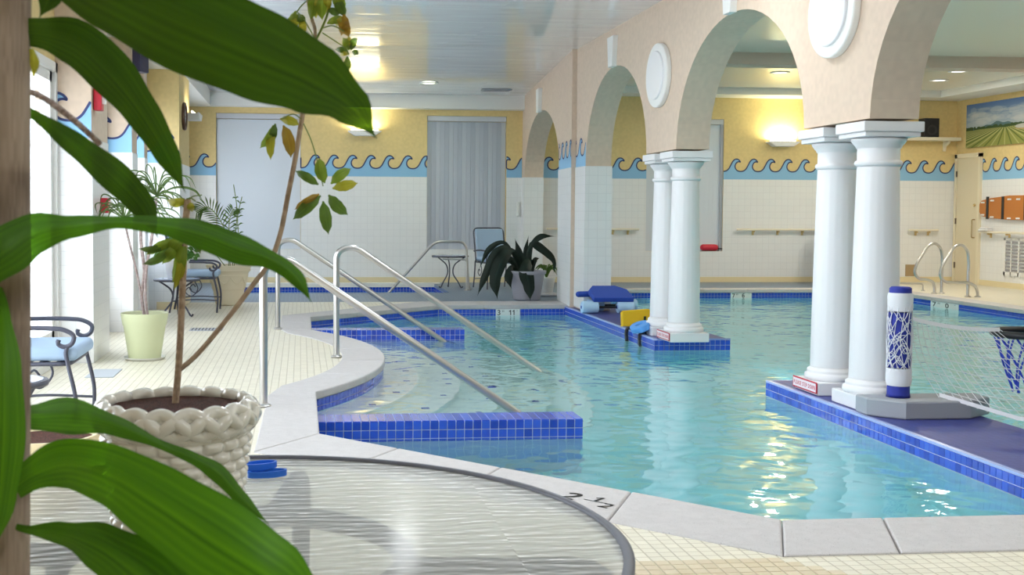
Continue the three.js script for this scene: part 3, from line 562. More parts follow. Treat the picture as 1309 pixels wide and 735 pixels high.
{ // white woven-look planter on the table with an umbrella tree
  const px = -.19, pz = -1.81, y0 = .716, R = .116, Hh = .188;
  const o = thing('woven_planter', 'white glazed basket-weave planter with braided rim on the glass table', 'planter', [px, y0, pz]);
  const wm = mat(rgb(.80, .80, .74), .2, { clearcoat: .8, clearcoatRoughness: .08 });
  const n = 240, rows = 90, pos = [], idx = [];
  for (let j = 0; j <= rows; j++) for (let i = 0; i <= n; i++) {
    const t = j / rows, a = i / n * 6.28318, y = t * Hh * .84, r0 = R * (.80 + .17 * t), row = y / .0175, k = Math.floor(row), fy = row - k;
    const ph = 20 * a / 6.28318 * 1 + (k % 2) * .5, fx = ph - Math.floor(ph), bump = Math.sqrt(Math.sin(Math.PI * fx) * Math.sin(Math.PI * fy));
    const r = r0 - .004 + .011 * bump; pos.push(r * Math.cos(a), y, r * Math.sin(a));
  }
  for (let j = 0; j < rows; j++) for (let i = 0; i < n; i++) { const a = j * (n + 1) + i, b = a + n + 1; idx.push(a, b, a + 1, a + 1, b, b + 1); }
  const g = new THREE.BufferGeometry(); g.setAttribute('position', new THREE.Float32BufferAttribute(pos, 3)); g.setIndex(idx); g.computeVertexNormals();
  part(o, 'woven_body', g, wm); part(o, 'bottom', new THREE.CircleGeometry(R * .8, 40).rotateX(Math.PI / 2).translate(0, .001, 0), wm);
  part(o, 'inner_wall', lathe([[R * .86, .02], [R * .93, Hh * .9], [R * .94, Hh * .99], [R * .98, Hh * 1.0], [R * 1.0, Hh * .96]], 60), wm);
  part(o, 'rim_band', lathe([[R * .95, Hh * .74], [R * 1.0, Hh * .78], [R * 1.01, Hh * .96], [R * .97, Hh * 1.0]], 60), wm);
  const strand = (ph) => { const pts = []; for (let i = 0; i <= 220; i++) { const a = i / 220 * 6.28318, q = a * 6 + ph; pts.push(V((R * .99 + .005 * Math.cos(q * 2)) * Math.cos(a), Hh * .90 + .016 * Math.sin(q), (R * .99 + .005 * Math.cos(q * 2)) * Math.sin(a))); } return new THREE.TubeGeometry(new THREE.CatmullRomCurve3(pts, true), 360, .0105, 8, true); };
  const br = part(o, 'braided_rim', strand(0), wm); part(br, 'strand', strand(2.094), wm); part(br, 'strand', strand(4.188), wm);
  part(o, 'soil', new THREE.CircleGeometry(R * .93, 48).rotateX(-Math.PI / 2).translate(0, Hh * .955, 0), M.soil);
  // the tree
  const D = 1.83, t = thing('umbrella_tree', 'umbrella tree with thin forked stem and yellow-green leaves in the woven planter', 'plant');
  const P = (u, v, d = D) => at(u, v, d);
  part(t, 'stem', tube([P(223, 527), P(226, 495), P(228, 472), P(231, 420), P(234, 350), P(236, 300), P(240, 255)], .0055, 10, 40), M.bark);
  part(t, 'branch', tube([P(228, 474), P(250, 455, 1.84), P(290, 408, 1.86), P(325, 362, 1.88), P(345, 335, 1.9), P(358, 300, 1.92), P(368, 250, 1.94), P(377, 205, 1.95), P(386, 150, 1.96), P(394, 100, 1.96), P(401, 62, 1.96)], .0042, 10, 70), M.bark);
  part(t, 'branch', tube([P(401, 62, 1.96), P(403, 40, 1.96), P(396, 15, 1.97), P(392, -15, 1.97)], .003, 8, 24), M.bark); part(t, 'branch', tube([P(402, 55, 1.96), P(412, 35, 1.95), P(418, 20, 1.95), P(425, -10, 1.95)], .002, 8, 24), M.stalk);
  const twig = (...p) => part(t, 'leaf_stalk', tube(p.map((q) => P(q[0], q[1], q[2] ?? 1.94)), .0011, 6, 20), M.stalk);
  const leaf = (a, b, w, k, bend = 0, dd = 1.94) => { const mx = (a[0] + b[0]) / 2, my = (a[1] + b[1]) / 2, nx = -(b[1] - a[1]) * bend, ny = (b[0] - a[0]) * bend; seenLeaf(t, 'leaflet', [[...a, dd], [mx + nx, my + ny, dd - .012], [...b, dd + .008]], [1, w * .85, w, w * .8, 0], M.sheff[k], .3, rr(-.3, .3)); };
  // the fan above the rails
  twig([388, 158], [398, 180], [408, 215], [413, 238]);
  for (const [a, b, w, k] of [[[415, 234], [408, 201], 8, 0], [[407, 236], [377, 218], 6, 2], [[423, 235], [449, 215], 7, 0], [[425, 241], [458, 234], 7, 1], [[408, 248], [376, 268], 6, 3], [[410, 250], [374, 281], 8, 2], [[413, 257], [420, 300], 8, 2], [[420, 249], [445, 275], 8, 2]]) leaf(a, b, w, k, rr(-.08, .08), 1.93);
  twig([385, 152], [375, 146], [360, 152]);
  for (const [a, b, w, k] of [[[358, 152], [383, 160], 6, 1], [[352, 160], [332, 190], 6, 0], [[349, 160], [346, 205], 6, 1], [[362, 160], [372, 202], 8, 3], [[352, 158], [345, 185], 5, 2]]) leaf(a, b, w, k, rr(-.1, .1), 1.95);
  // top cluster
  twig([412, 42], [432, 55], [442, 62], [446, 70]); twig([412, 36], [425, 33], [440, 40]); twig([402, 48], [385, 20], [378, 14]); twig([393, 0], [385, 8], [379, 16]);
  for (const [a, b, w, k] of [[[378, 14], [364, 36], 6, 0], [[378, 16], [373, 40], 6, 1], [[381, 18], [388, 32], 6, 2], [[384, 24], [389, 44], 5, 1], [[378, 38], [396, 52], 3, 2],
    [[400, -14], [397, 26], 7, 0], [[408, -12], [404, 24], 7, 1], [[414, -10], [412, 26], 7, 0], [[420, -10], [418, 18], 6, 1], [[424, -12], [440, 14], 8, 0], [[428, -6], [442, 22], 7, 2], [[420, 10], [436, 16], 5, 2], [[418, 30], [440, 22], 5, 0], [[440, 18], [436, 46], 7, 3], [[442, 24], [446, 48], 6, 3], [[436, 20], [430, 34], 5, 1],
    [[446, 64], [438, 48], 5, 0], [[447, 63], [446, 46], 5, 1], [[449, 64], [457, 48], 5, 2], [[450, 66], [458, 70], 4, 2], [[444, 66], [428, 64], 4, 2], [[446, 68], [434, 71], 3, 1], [[444, 72], [440, 95], 5, 2]]) leaf(a, b, w, k, rr(-.12, .12), 1.95);
  // drooping leaves on the upright stem
  for (const [a, b, w, k] of [[[238, 256], [213, 256], 6, 1], [[242, 258], [246, 226 + 45], 5, 1], [[236, 300], [214, 330], 8, 0], [[234, 306], [220, 362], 8, 0], [[230, 312], [222, 372], 6, 1], [[228, 310], [207, 338], 7, 0], [[224, 306], [186, 326], 6, 0], [[222, 308], [176, 318], 5, 2], [[218, 310], [182, 338], 6, 2], [[240, 300], [256, 325], 5, 2]]) leaf(a, b, w, k, rr(-.15, .15), 1.83);
  for (let i = 0; i < 7; i++) twig([238, 268, 1.83], [236 + (i - 3) * 3, 258 - i, 1.83], [234 + (i - 3) * 8, 250 + rr(-12, 18), 1.83]);
}

// ---------------------------------------------------------------- garden furniture
function patioChair(label, pos, ry, high) {              // faces +z before turning
  const o = thing('patio_chair', label, 'chair', pos, ry, 'wrought iron patio chairs'), m = M.iron, w = .25;
  const s = part(o, 'seat_frame', bent([[-w, .40, -.2], [-w, .40, .24], [w, .40, .24], [w, .40, -.2], [-w, .40, -.2]], .05, .011, 8, 60), m);
  for (let i = 0; i < 5; i++) part(o, 'seat_strap', rbox(.5, .005, .05, .002, 0, .405, -.15 + i * .085), m);
  part(o, 'seat_cushion', rbox(.5, .075, .5, .032, 0, .45, .03), M.cushion);
  const bk = part(o, 'backrest', bent([[-w, .40, -.2], [-w, .92, -.32], [w, .92, -.32], [w, .40, -.2]], .08, .011, 8, 60), m);
  part(bk, 'back_cushion', new RoundedBoxGeometry(.46, .46, .05, 3, .022).rotateX(-.22).translate(0, .68, -.255), M.cushion);
  for (const x of [-w - .012, w + .012]) {
    part(o, 'armrest', tube([[x, .57, -.25], [x, .585, -.1], [x, .585, .14], [x, .575, .22], [x, .545, .265], [x, .505, .255], [x, .49, .215], [x, .507, .185], [x, .525, .19]], .012, 8, 60), m);
    part(o, 'arm_post', tube([[x, .495, .235], [x, .46, .225], [x, .40, .235], [x, .2, .275], [x, .008, .265]], .011, 8, 40), m);
    part(o, 'back_leg', tube([[x, .42, -.2], [x, .2, -.23], [x, .008, -.27]], .011, 8, 20), m);
    part(o, 'scroll', tube([[x, .4, 0], [x, .28, .05], [x, .2, -.02], [x, .25, -.09], [x, .3, -.05], [x, .27, -.02]], .007, 6, 40), m);
    part(o, 'stretcher', tube([[x, .15, .268], [x, .16, 0], [x, .14, -.245]], .008, 6, 20), m);
  }
  return o;
}
const chair = patioChair('iron patio chair with blue cushion, nearest, behind the corn plant trunk', [-1.42, 0, -6.35], Math.PI / 2);
copyOf(chair, [-1.22, 0, -13.75], Math.PI / 2, 'iron patio chair with pale blue cushion left of the scalloped palm pot');
copyOf(chair, [2.97, 0, -17.6], .25, 'blue cushioned patio chair in front of the rear blinds');
copyOf(chair, [8.75, 0, -18.45], -.3, 'dark patio chair half hidden behind the near columns');
function sideTable(label, pos, r, h) {
  const o = thing('side_table', label, 'side table', pos, 0, 'small iron side tables');
  part(o, 'top', lathe([[0, h - .02], [r, h - .025], [r + .006, h - .012], [r, h], [0, h - .001]], 40), M.iron);
  part(o, 'glass', cyl(r - .02, r - .02, .003, 40, 0, h + .001, 0), mat(rgb(.45, .50, .62), .15));
  for (let k = 0; k < 3; k++) { const a = k * 2.094 + .5, c = Math.cos(a), s = Math.sin(a), q = r / .2; part(o, 'leg', tube([[c * .17 * q, h - .02, s * .17 * q], [c * .07, h * .7, s * .07], [c * .05, h * .45, s * .05], [c * .13, h * .2, s * .13], [c * .19, .008, s * .19], [c * .21, .03, s * .21]], .010, 8, 36), M.iron); }
  return o;
}
sideTable('low round grey side table in front of the near blue chair', [-1.27, 0, -5.2], .17, .45);
sideTable('iron side table carrying the leafy white pot', [-1.37, 0, -13.15], .25, .42);
sideTable('iron side table in front of the rear blinds', [2.28, 0, -17.75], .28, .50);

// ---------------------------------------------------------------- potted plants on the deck
{
  const o = thing('dracaena_pot', 'pale green plastic pot on the tiled deck by the doors', 'planter', [-1.236, 0, -9.42]);
  const gm = mat(rgb(.60, .64, .40), .45);
  part(o, 'pot', lathe([[0, .004], [.118, 0], [.126, .01], [.165, .27], [.172, .275], [.186, .365], [.182, .372], [.172, .365], [.16, .29], [0, .29]], 48), gm);
  part(o, 'saucer', lathe([[0, 0], [.15, 0], [.165, .022], [.158, .022], [.145, .006], [0, .006]], 40), mat(rgb(.75, .75, .70), .5));
  part(o, 'soil', new THREE.CircleGeometry(.168, 32).rotateX(-Math.PI / 2).translate(0, .335, 0), M.soil);
  const d = thing('dracaena', 'dragon tree with thin spiky leaf tufts in the pale green pot', 'plant', [-1.236, 0, -9.42]);
  part(d, 'stem', tube([[0, .33, 0], [-.02, .5, .01], [.0, .7, 0], [-.02, .9, .01], [-.03, 1.12, 0]], .013, 8, 40), M.paleBark); part(d, 'stem', tube([[.03, .33, .03], [.01, .5, .02], [.02, .72, .03], [.06, .95, .02], [.10, 1.28, .02]], .012, 8, 40), M.paleBark); part(d, 'stem', tube([[-.02, .5, .02], [-.06, .7, .01], [-.12, .95, 0], [-.15, 1.1, .02]], .009, 8, 30), M.paleBark);
  for (const [cx, cy, cz, n] of [[-.03, 1.14, 0, 30], [.10, 1.30, .02, 34], [-.15, 1.12, .02, 22]]) for (let i = 0; i < n; i++) {
    const a = rr(0, 6.283), e = rr(-.2, 1.2), l = rr(.26, .42), dx = Math.cos(a), dz = Math.sin(a), c = V(cx, cy, cz);
    const clampX = (p) => { p.x = Math.max(p.x, -.33 + .02 * Math.sin(p.y * 40)); return p; };
    const P = [c, c.clone().add(V(dx * l * .4 * Math.cos(e), l * .45 * Math.sin(e) + .05, dz * l * .4 * Math.cos(e))), c.clone().add(V(dx * l * .8 * Math.cos(e), l * .62 * Math.sin(e) + .02, dz * l * .8 * Math.cos(e))), c.clone().add(V(dx * l * Math.cos(e), l * .6 * Math.sin(e) - .09, dz * l * Math.cos(e)))];
    part(d, 'leaf', leafSheet(P.map(clampX), [.004, .0055, .005, 0], .3, rr(-.5, .5), V(0, 0, -1)), M.drac);
  }
}
{
  const o = thing('scalloped_pot', 'large cream terracotta pot with swag relief beside the spa', 'planter', [-.895, 0, -14.72]), m = mat(rgb(.80, .72, .54), .6);
  part(o, 'pot', lathe([[0, .004], [.15, 0], [.165, .015], [.18, .1], [.195, .19], [.205, .195], [.206, .205], [.235, .36], [.243, .365], [.245, .38], [.238, .385], [.255, .42], [.27, .425], [.272, .445], [.262, .45], [.285, .49], [.282, .5], [.26, .495], [.245, .42], [0, .42]], 56), m);
  for (let k = 0; k < 9; k++) { const pts = []; for (let i = 0; i <= 8; i++) { const t = i / 8, a = (k + t) / 9 * 6.283, dip = Math.sin(Math.PI * t), r = .236 - dip * .012 + .001; pts.push(V(r * Math.cos(a), .35 - dip * .075, r * Math.sin(a))); } part(o, 'swag', tube(pts, .007, 6, 16), m); }
  part(o, 'soil', new THREE.CircleGeometry(.25, 32).rotateX(-Math.PI / 2).translate(0, .455, 0), M.soil);
  const p = thing('palm', 'young palm with arching fronds in the cream swag pot', 'plant', [-.895, 0, -14.72]);
  const frond = (pts, leaflets, len) => {
    const c = new THREE.CatmullRomCurve3(pts.map((q) => V(...q))), f = part(p, 'frond', new THREE.TubeGeometry(c, 24, .006, 6, false), M.stalk), gs = [];
    for (let i = 0; i < leaflets; i++) for (const s of [-1, 1]) { const t = .42 + .58 * i / leaflets, q = c.getPoint(t), tg = c.getTangent(t), l = len * (1 - .5 * Math.abs(t - .6)), dir = tg.clone().multiplyScalar(.75).add(V(-tg.y * s, tg.x * s * .8, rr(-.3, .3))).normalize(); gs.push(leafSheet([q, q.clone().addScaledVector(dir, l * .5), q.clone().addScaledVector(dir, l).add(V(0, -.03, 0))], [.004, .009, 0], .3, rr(-.5, .5), V(0, 0, -1))); }
    const g = mergeGeometries(gs); part(f, 'leaflets', g, M.palm);
  };
  frond([[.02, .45, 0], [.0, .75, .02], [-.1, 1.05, .02], [-.26, 1.22, .03], [-.40, 1.16, .05]], 17, .2); frond([[.06, .45, .02], [.12, .8, 0], [.11, 1.1, -.04], [.16, 1.35, -.1]], 5, .10); frond([[0, .45, .0], [.0, .8, 0], [.02, 1.1, .02], [.07, 1.2, .03]], 9, .16); frond([[.04, .45, -.02], [.08, .85, -.03], [.10, 1.2, -.03], [.06, 1.5, -.03]], 3, .06); frond([[-.02, .45, 0], [-.2, .7, .1], [-.3, .85, .15], [-.40, .8, .2]], 9, .14);
}
{
  const o = thing('bushy_pot', 'white pot with bushy green plant on the iron side table', 'potted plant', [-1.37, .425, -13.15]);
  part(o, 'pot', lathe([[0, 0], [.10, 0], [.135, .19], [.145, .2], [.14, .21], [.125, .2], [0, .18]], 36), M.white);
  for (let i = 0; i < 90; i++) { const a = rr(0, 6.283), r = rr(.02, .20), y = .2 + rr(.02, .26) * (1 - r * 2), c = V(r * Math.cos(a), y, r * Math.sin(a)), d = V(Math.cos(a + rr(-1, 1)), rr(-.4, .7), Math.sin(a + rr(-1, 1))).normalize(); part(o, 'leaf', leafSheet([c, c.clone().addScaledVector(d, .045), c.clone().addScaledVector(d, .09).add(V(0, -.02, 0))], [.004, .026, 0], .3, rr(-.6, .6), V(0, 0, -1)), M.bush); }
}
{
  const o = thing('cast_iron_plant', 'dark green plant with broad drooping leaves beside the spa', 'potted plant'), D = 15.75;
  const pc = V(3.02, 0, -15.42);
  part(o, 'pot', lathe([[0, 0], [.17, 0], [.18, .01], [.235, .34], [.255, .35], [.26, .39], [.245, .39], [.23, .34], [0, .34]], 44).translate(pc.x, 0, pc.z), mat(rgb(.30, .30, .34), .5));
  part(o, 'soil', new THREE.CircleGeometry(.235, 30).rotateX(-Math.PI / 2).translate(pc.x, .36, pc.z), M.soil);
  for (const [p, h, d] of [
    [[[668, 350], [652, 319], [636, 322], [622, 348], [610, 379]], [1, 3, 7, 8, 6, 0], -.25], [[[670, 350], [656, 322], [643, 330], [633, 356], [636, 383]], [1, 4, 9, 11, 9, 0], -.3],
    [[[676, 350], [678, 334], [672, 345], [676, 364], [678, 385]], [1, 5, 9, 12, 9, 0], -.32], [[[674, 348], [676, 320], [690, 303], [710, 302]], [1, 3, 5, 0], 0], [[[678, 348], [680, 312], [695, 320], [708, 334], [708, 350]], [1, 4, 7, 6, 3, 0], .05],
    [[[662, 350], [655, 342], [650, 354], [654, 370]], [1, 5, 7, 0], -.28], [[[670, 350], [664, 325], [658, 304]], [2, 6, 0], .05], [[[672, 350], [672, 322], [676, 300]], [2, 4, 0], .1], [[[666, 350], [652, 332], [646, 338]], [2, 6, 0], -.1], [[[680, 350], [684, 332], [690, 330]], [2, 4, 0], .1], [[[672, 350], [668, 330], [662, 318]], [2, 6, 0], -.05], [[[668, 350], [644, 310], [626, 318], [612, 345]], [1, 3, 5, 0], .1]])
    seenLeaf(o, 'leaf', p.map((q, i) => [q[0], q[1], D + d * Math.min(1, i / 2)]), h.map((w) => w * .78), M.dark, .3, rr(-.3, .3));
  const q = thing('spider_plant_pot', 'small pale pot with spider plant beside the tiled pier', 'potted plant', [3.42, 0, -16.05]);
  part(q, 'stand', lathe([[0, 0], [.15, 0], [.15, .03], [.13, .05], [0, .05]], 30), M.greyPlastic);
  part(q, 'pot', lathe([[0, .05], [.09, .05], [.12, .24], [.13, .25], [.125, .27], [.11, .25], [0, .24]], 36), mat(rgb(.68, .70, .70), .4));
  for (let i = 0; i < 16; i++) { const a = i * .9, c = V(0, .25, 0), l = rr(.14, .22); part(q, 'leaf', leafSheet([c, V(Math.cos(a) * l * .4, .38 + rr(0, .06), Math.sin(a) * l * .4), V(Math.cos(a) * l, .30 + rr(-.06, .1), Math.sin(a) * l)], [.006, .012, 0], .3, 0, V(0, 0, -1)), M.palm); }
}
{
  const o = thing('deck_pot', 'cream pot with dark soil behind the corn plant leaves', 'planter', [-1.02, 0, -4.75]);
  part(o, 'pot', lathe([[0, 0], [.13, 0], [.19, .25], [.22, .26], [.225, .30], [.205, .30], [.185, .25], [0, .25]], 44), M.cream);
  part(o, 'soil', new THREE.CircleGeometry(.197, 30).rotateX(-Math.PI / 2).translate(0, .275, 0), M.soil);
}

// ---------------------------------------------------------------- rails
function flange(parent, x, y, z, r = .045) { part(parent, 'flange', lathe([[0, 0], [r, 0], [r, .008], [r * .7, .016], [r * .5, .02], [0, .02]], 24).translate(x, y, z), M.steel); }
function handrail(x, z, label) {
  const o = thing('handrail', label, 'handrail', [x, .004, z], 0, 'entry step handrails');
  part(o, 'rail', bent([[0, 0, 0], [0, .86, 0], [.14, .90, 0], [1.72, -.17, 0], [1.78, -.34, 0]], .13, .0255, 14, 110), M.steel);
  flange(o, 0, 0, 0); return o;
}
handrail(-.224, -7.09, 'steel handrail nearest the woven planter'); handrail(.287, -9.43, 'middle steel handrail standing on the curved coping'); handrail(-.228, -11.68, 'farthest of the three step handrails');
{
  const o = thing('spa_rail', 'steel grab rail at the spa in front of the rear blinds', 'handrail', [2.52, .0, -17.4]);
  part(o, 'rail', bent([[0, 0, 0], [-.05, .72, 0], [-.52, .72, 0], [-1.30, -.15, 0]], .12, .019, 12, 90), M.steel); flange(o, 0, 0, 0);
  part(o, 'lower_rail', bent([[-.06, 0, .2], [-.06, .46, .2], [-.42, .47, .2]], .05, .014, 10, 50), M.steel); flange(o, -.06, 0, .2);
}
{
  const o = thing('ladder_rail', 'bent steel pool ladder rail on the far right, left one', 'ladder rail', [9.3, 0, -16.35], .12, 'pool ladder rails');
  part(o, 'rail', tube([[.12, 0, 0], [.12, .3, 0], [.12, .52, 0], [.09, .66, 0], [0, .735, 0], [-.11, .71, 0], [-.21, .58, 0], [-.31, .42, 0], [-.33, .31, 0], [-.26, .225, 0], [-.13, .205, 0], [-.03, .17, 0], [.0, .09, 0], [.0, 0, 0]], .021, 12, 120), M.steel); flange(o, .12, 0, 0); flange(o, 0, 0, 0);
  const p = thing('ladder_rail', 'bent steel pool ladder rail on the far right, right one', 'ladder rail', [9.43, 0, -15.7], .12, 'pool ladder rails');
  part(p, 'rail', tube([[0, 0, 0], [0, .3, 0], [0, .52, 0], [-.03, .66, 0], [-.12, .735, 0], [-.23, .71, 0], [-.33, .58, 0], [-.43, .42, 0], [-.45, .31, 0], [-.38, .225, 0], [-.2, .205, 0], [-.02, .2, .03], [.09, .15, .035], [.13, .07, .035], [.135, 0, .035]], .021, 12, 120), M.steel); flange(p, .0, 0, 0); flange(p, .135, 0, .035);
  const q = thing('low_rail', 'low bent steel bar behind the pool ladder', 'rail', [9.35, 0, -16.9]);
  part(q, 'bar', bent([[.08, 0, 0], [.08, .11, 0], [-.5, .12, 0], [-.5, 0, 0]], .04, .012, 8, 50), M.steel); flange(q, .08, 0, 0, .03); flange(q, -.5, 0, 0, .03);
}
function grabBar(x0, x1, label, n) {
  const o = thing('grab_bar', label, 'wall rail', [0, 0, 0], 0, 'cream wall rails');
  part(o, 'bar', rbox(x1 - x0, .035, .045, .012, (x0 + x1) / 2, .89, ZB + .075), mat(rgb(.80, .74, .60), .45));
  for (let i = 0; i < n; i++) { const x = x0 + (x1 - x0) * (i + .7) / (n + .4); part(o, 'bracket', merge([box(x - .015, x + .015, .80, .87, ZB + .008, ZB + .03), box(x - .012, x + .012, .845, .875, ZB + .03, ZB + .08)]), mat(rgb(.68, .52, .25), .35, { metalness: .6 })); }
}
grabBar(5.0, 5.62, 'cream wall rail seen through the first arch', 2); grabBar(7.3, 9.2, 'long cream wall rail under the bright sconce', 4); grabBar(10.33, 10.87, 'short cream wall rail left of the corner door', 2); grabBar(4.05, 4.62, 'cream wall rail seen through the small rear arch', 1);
{
  const o = thing('end_wall_rail', 'cream rail under the orange rescue board', 'wall rail');
  part(o, 'bar', rbox(.05, .035, 2.4, .012, XR - .075, .88, -17.05), mat(rgb(.80, .74, .60), .45));
  for (const z of [-18.0, -17.5, -16.9]) part(o, 'bracket', merge([box(XR - .03, XR - .008, .79, .86, z - .015, z + .015), box(XR - .08, XR - .03, .835, .865, z - .012, z + .012)]), mat(rgb(.68, .52, .25), .35, { metalness: .6 }));
  const t = thing('folded_towel', 'white folded towel lying on the rail under the rescue board', 'towel', [XR - .08, .898, -18.06]);
  part(t, 'fold', rbox(.1, .03, .26, .013, 0, .015, 0), M.white); part(t, 'fold', rbox(.095, .028, .22, .012, .003, .044, .01), M.white);
}

// ---------------------------------------------------------------- fittings on the walls
{
  const b = thing('rescue_board', 'orange rescue backboard with black straps on the end wall', 'rescue board');
  const s = new THREE.Shape([[0, .06], [.05, -.02], [.25, -.055], [.8, -.09], [1.75, -.09], [1.8, 0], [1.8, .28], [1.75, .36], [.8, .36], [.25, .31], [.05, .27], [0, .2]].map((p) => new THREE.Vector2(...p)));
  const bw = (l) => l;
  const M4 = basis(V(0, 0, 1), V(0, 1, 0), V(-1, 0, 0), V(XR - .03, 1.16, -18.27)).multiply(new THREE.Matrix4().makeScale(1, .86, 1));
  part(b, 'board', extr(s, .03, .006).applyMatrix4(M4), mat(rgb(.50, .17, .02), .35));
  for (const x of [.20, .62, 1.2]) part(b, 'strap', box(x, x + .065, -.08, .345, .03, .042).applyMatrix4(M4), M.black);
  for (const [x, y] of [[.10, .235], [.10, .0], [.36, .27], [.36, -.04], [.82, .29], [.82, -.06], [1.05, .29], [1.05, -.06]]) part(b, 'hand_slot', rbox(.10, .03, .006, .003, x, y, .038).applyMatrix4(M4), M.white);
  const v = thing('wall_louvre', 'white louvred vent low on the end wall', 'vent'); 
  part(v, 'frame', merge([box(XR - .03, XR - .008, .2, .26, -17.62, -16.7), box(XR - .03, XR - .008, .76, .8, -17.62, -16.7), box(XR - .03, XR - .008, .2, .8, -17.62, -17.58), box(XR - .03, XR - .008, .2, .8, -17.44, -17.42), box(XR - .03, XR - .008, .2, .8, -17.25, -17.22)]), M.trim);
  for (let i = 0; i < 9; i++) part(v, 'slat', box(XR - .022, XR - .009, .27 + i * .055, .30 + i * .055, -17.58, -16.75), mat(rgb(.30, .30, .32), .5));
  const p = thing('landscape_painting', 'wide landscape painting of striped fields above the corner door', 'painting');
  const pt = canvasTex(1024, 420, (c, w, h) => {
    const sky = c.createLinearGradient(0, 0, 0, h * .6); sky.addColorStop(0, '#5f86c0'); sky.addColorStop(1, '#c9d4d6'); c.fillStyle = sky; c.fillRect(0, 0, w, h);
    for (let i = 0; i < 70; i++) { c.fillStyle = `rgba(235,236,228,${.10 + .25 * rnd()})`; c.beginPath(); c.ellipse(rnd() * w, h * (.12 + .34 * rnd()), 30 + 90 * rnd(), 10 + 28 * rnd(), 0, 0, 7); c.fill(); }
    c.fillStyle = '#5d7f86'; c.beginPath(); c.moveTo(0, h * .60); for (let x = 0; x <= w; x += 20) c.lineTo(x, h * (.52 + .05 * Math.sin(x * .013) + .02 * Math.sin(x * .05))); c.lineTo(w, h * .62); c.lineTo(0, h * .62); c.fill();
    c.fillStyle = '#3c5a2c'; for (let i = 0; i < 160; i++) { c.beginPath(); c.ellipse(rnd() * w, h * (.56 + .05 * rnd()), 8 + 22 * rnd(), 6 + 12 * rnd(), 0, 0, 7); c.fill(); }
    c.fillStyle = '#a4a956'; c.fillRect(0, h * .61, w, h * .39);
    for (let i = -30; i < 30; i++) { c.strokeStyle = i % 2 ? '#6f8038' : '#c9c883'; c.lineWidth = 12; c.beginPath(); c.moveTo(w * .42 + i * 9, h * .61); c.lineTo(w * .42 + i * 90, h * 1.1); c.stroke(); }
    c.fillStyle = '#d8d9d0'; c.beginPath(); c.ellipse(w * .72, h * .64, w * .2, h * .07, .05, 0, 7); c.fill(); c.fillStyle = '#cdb27a'; c.beginPath(); c.ellipse(w * .72, h * .705, w * .21, h * .02, .08, 0, 7); c.fill();
  });
  part(p, 'canvas', new THREE.PlaneGeometry(2.6, .72).applyMatrix4(basis(V(0, 0, 1), V(0, 1, 0), V(-1, 0, 0), V(XR - .042, 2.64, -17.45))), mat(rgb(.72, .72, .72), .7, { map: pt }));
  part(p, 'stretcher', box(XR - .04, XR - .001, 2.28, 3.0, -18.75, -16.15), mat(rgb(.55, .42, .2), .6));
  const sf = thing('wall_shelf', 'cream bracket shelf under the black speaker', 'shelf'), cm = mat(rgb(.80, .74, .58), .5);
  part(sf, 'board', rbox(1.25, .055, .24, .006, 10.52, 2.44, ZB + .122), cm);
  const br = new THREE.Shape([[0, 0], [.18, 0], [.15, -.04], [.05, -.09], [.03, -.17], [0, -.17]].map((q) => new THREE.Vector2(...q))); for (const x of [10.99, 10.1]) part(sf, 'bracket', extr(br, .04).rotateY(-Math.PI / 2).translate(x, 2.412, ZB + .002), cm);
  const sp = thing('loudspeaker', 'black box speaker on the corner shelf', 'speaker', [10.62, 2.468, ZB + .13]);
  part(sp, 'cabinet', rbox(.27, .32, .2, .012, 0, .16, 0), M.black); part(sp, 'tweeter', cyl(.025, .025, .01, 20).rotateX(Math.PI / 2).translate(0, .25, .1), M.black); part(sp, 'woofer', lathe([[0, 0], [.05, .0], [.085, .012], [.09, .014], [.09, 0]], 28).rotateX(Math.PI / 2).translate(0, .12, .098), mat(rgb(.03, .03, .033), .6));
  single('wall_plate', rbox(.19, .2, .012, .003, 10.42, .2, ZB + .014), mat(rgb(.42, .30, .16), .5), 'brown square plate low on the rear wall by the ladder', 'wall plate');
  const ck = thing('wall_clock', 'round dark framed wall clock seen edge on at the yellow pier', 'clock', [-1.43, 2.32, -14.5], Math.PI / 2);
  part(ck, 'frame', new THREE.TorusGeometry(.15, .022, 12, 40).translate(0, 0, .02), mat(rgb(.10, .05, .03), .4)); part(ck, 'dial', cyl(.145, .145, .02, 40).rotateX(Math.PI / 2).translate(0, 0, .012), M.white);
  part(ck, 'hand', box(-.004, .004, 0, .1, .024, .027), M.black); part(ck, 'hand', box(0, .07, -.004, .004, .024, .027), M.black);
  const fa = (y, z, hh, label) => { const o = thing('fire_alarm', label, 'fire alarm', [-1.594, y, z], Math.PI / 2, 'red fire alarms'); part(o, 'box', rbox(.12, hh, .06, .008, 0, 0, .03), M.red); part(o, 'strobe', rbox(.05, .07, .03, .006, 0, 0, .07), mat(rgb(.85, .85, .85), .3)); };
  fa(2.04, -9.32, .17, 'red fire alarm strobe high on the tiled pier'); fa(1.22, -9.6, .12, 'small red pull station on the tiled pier');
  const mo = thing('wall_monitor', 'dark small monitor on a bracket under the window soffit', 'monitor', [-1.52, 2.60, -11.4], -.4); part(mo, 'screen_case', rbox(.09, .22, .16, .01), mat(rgb(.03, .03, .07), .4)); part(mo, 'bracket', box(-.02, .02, .1, .24, -.02, .02), M.greyPlastic);
  single('wall_intercom', rbox(.05, .24, .03, .008, 3.575, 1.22, ZB + .03), M.trim, 'slim white intercom at the rear corner of the hall', 'intercom');
  const rf = thing('red_float', 'red rescue float lying on the rear window sill', 'float', [6.86, .535, ZB - .02]);
  part(rf, 'body', new THREE.CapsuleGeometry(.055, .2, 6, 16).rotateZ(Math.PI / 2).translate(0, .05, 0), M.red); part(rf, 'strap', rbox(.12, .02, .05, .006, .21, .03, 0), M.black);
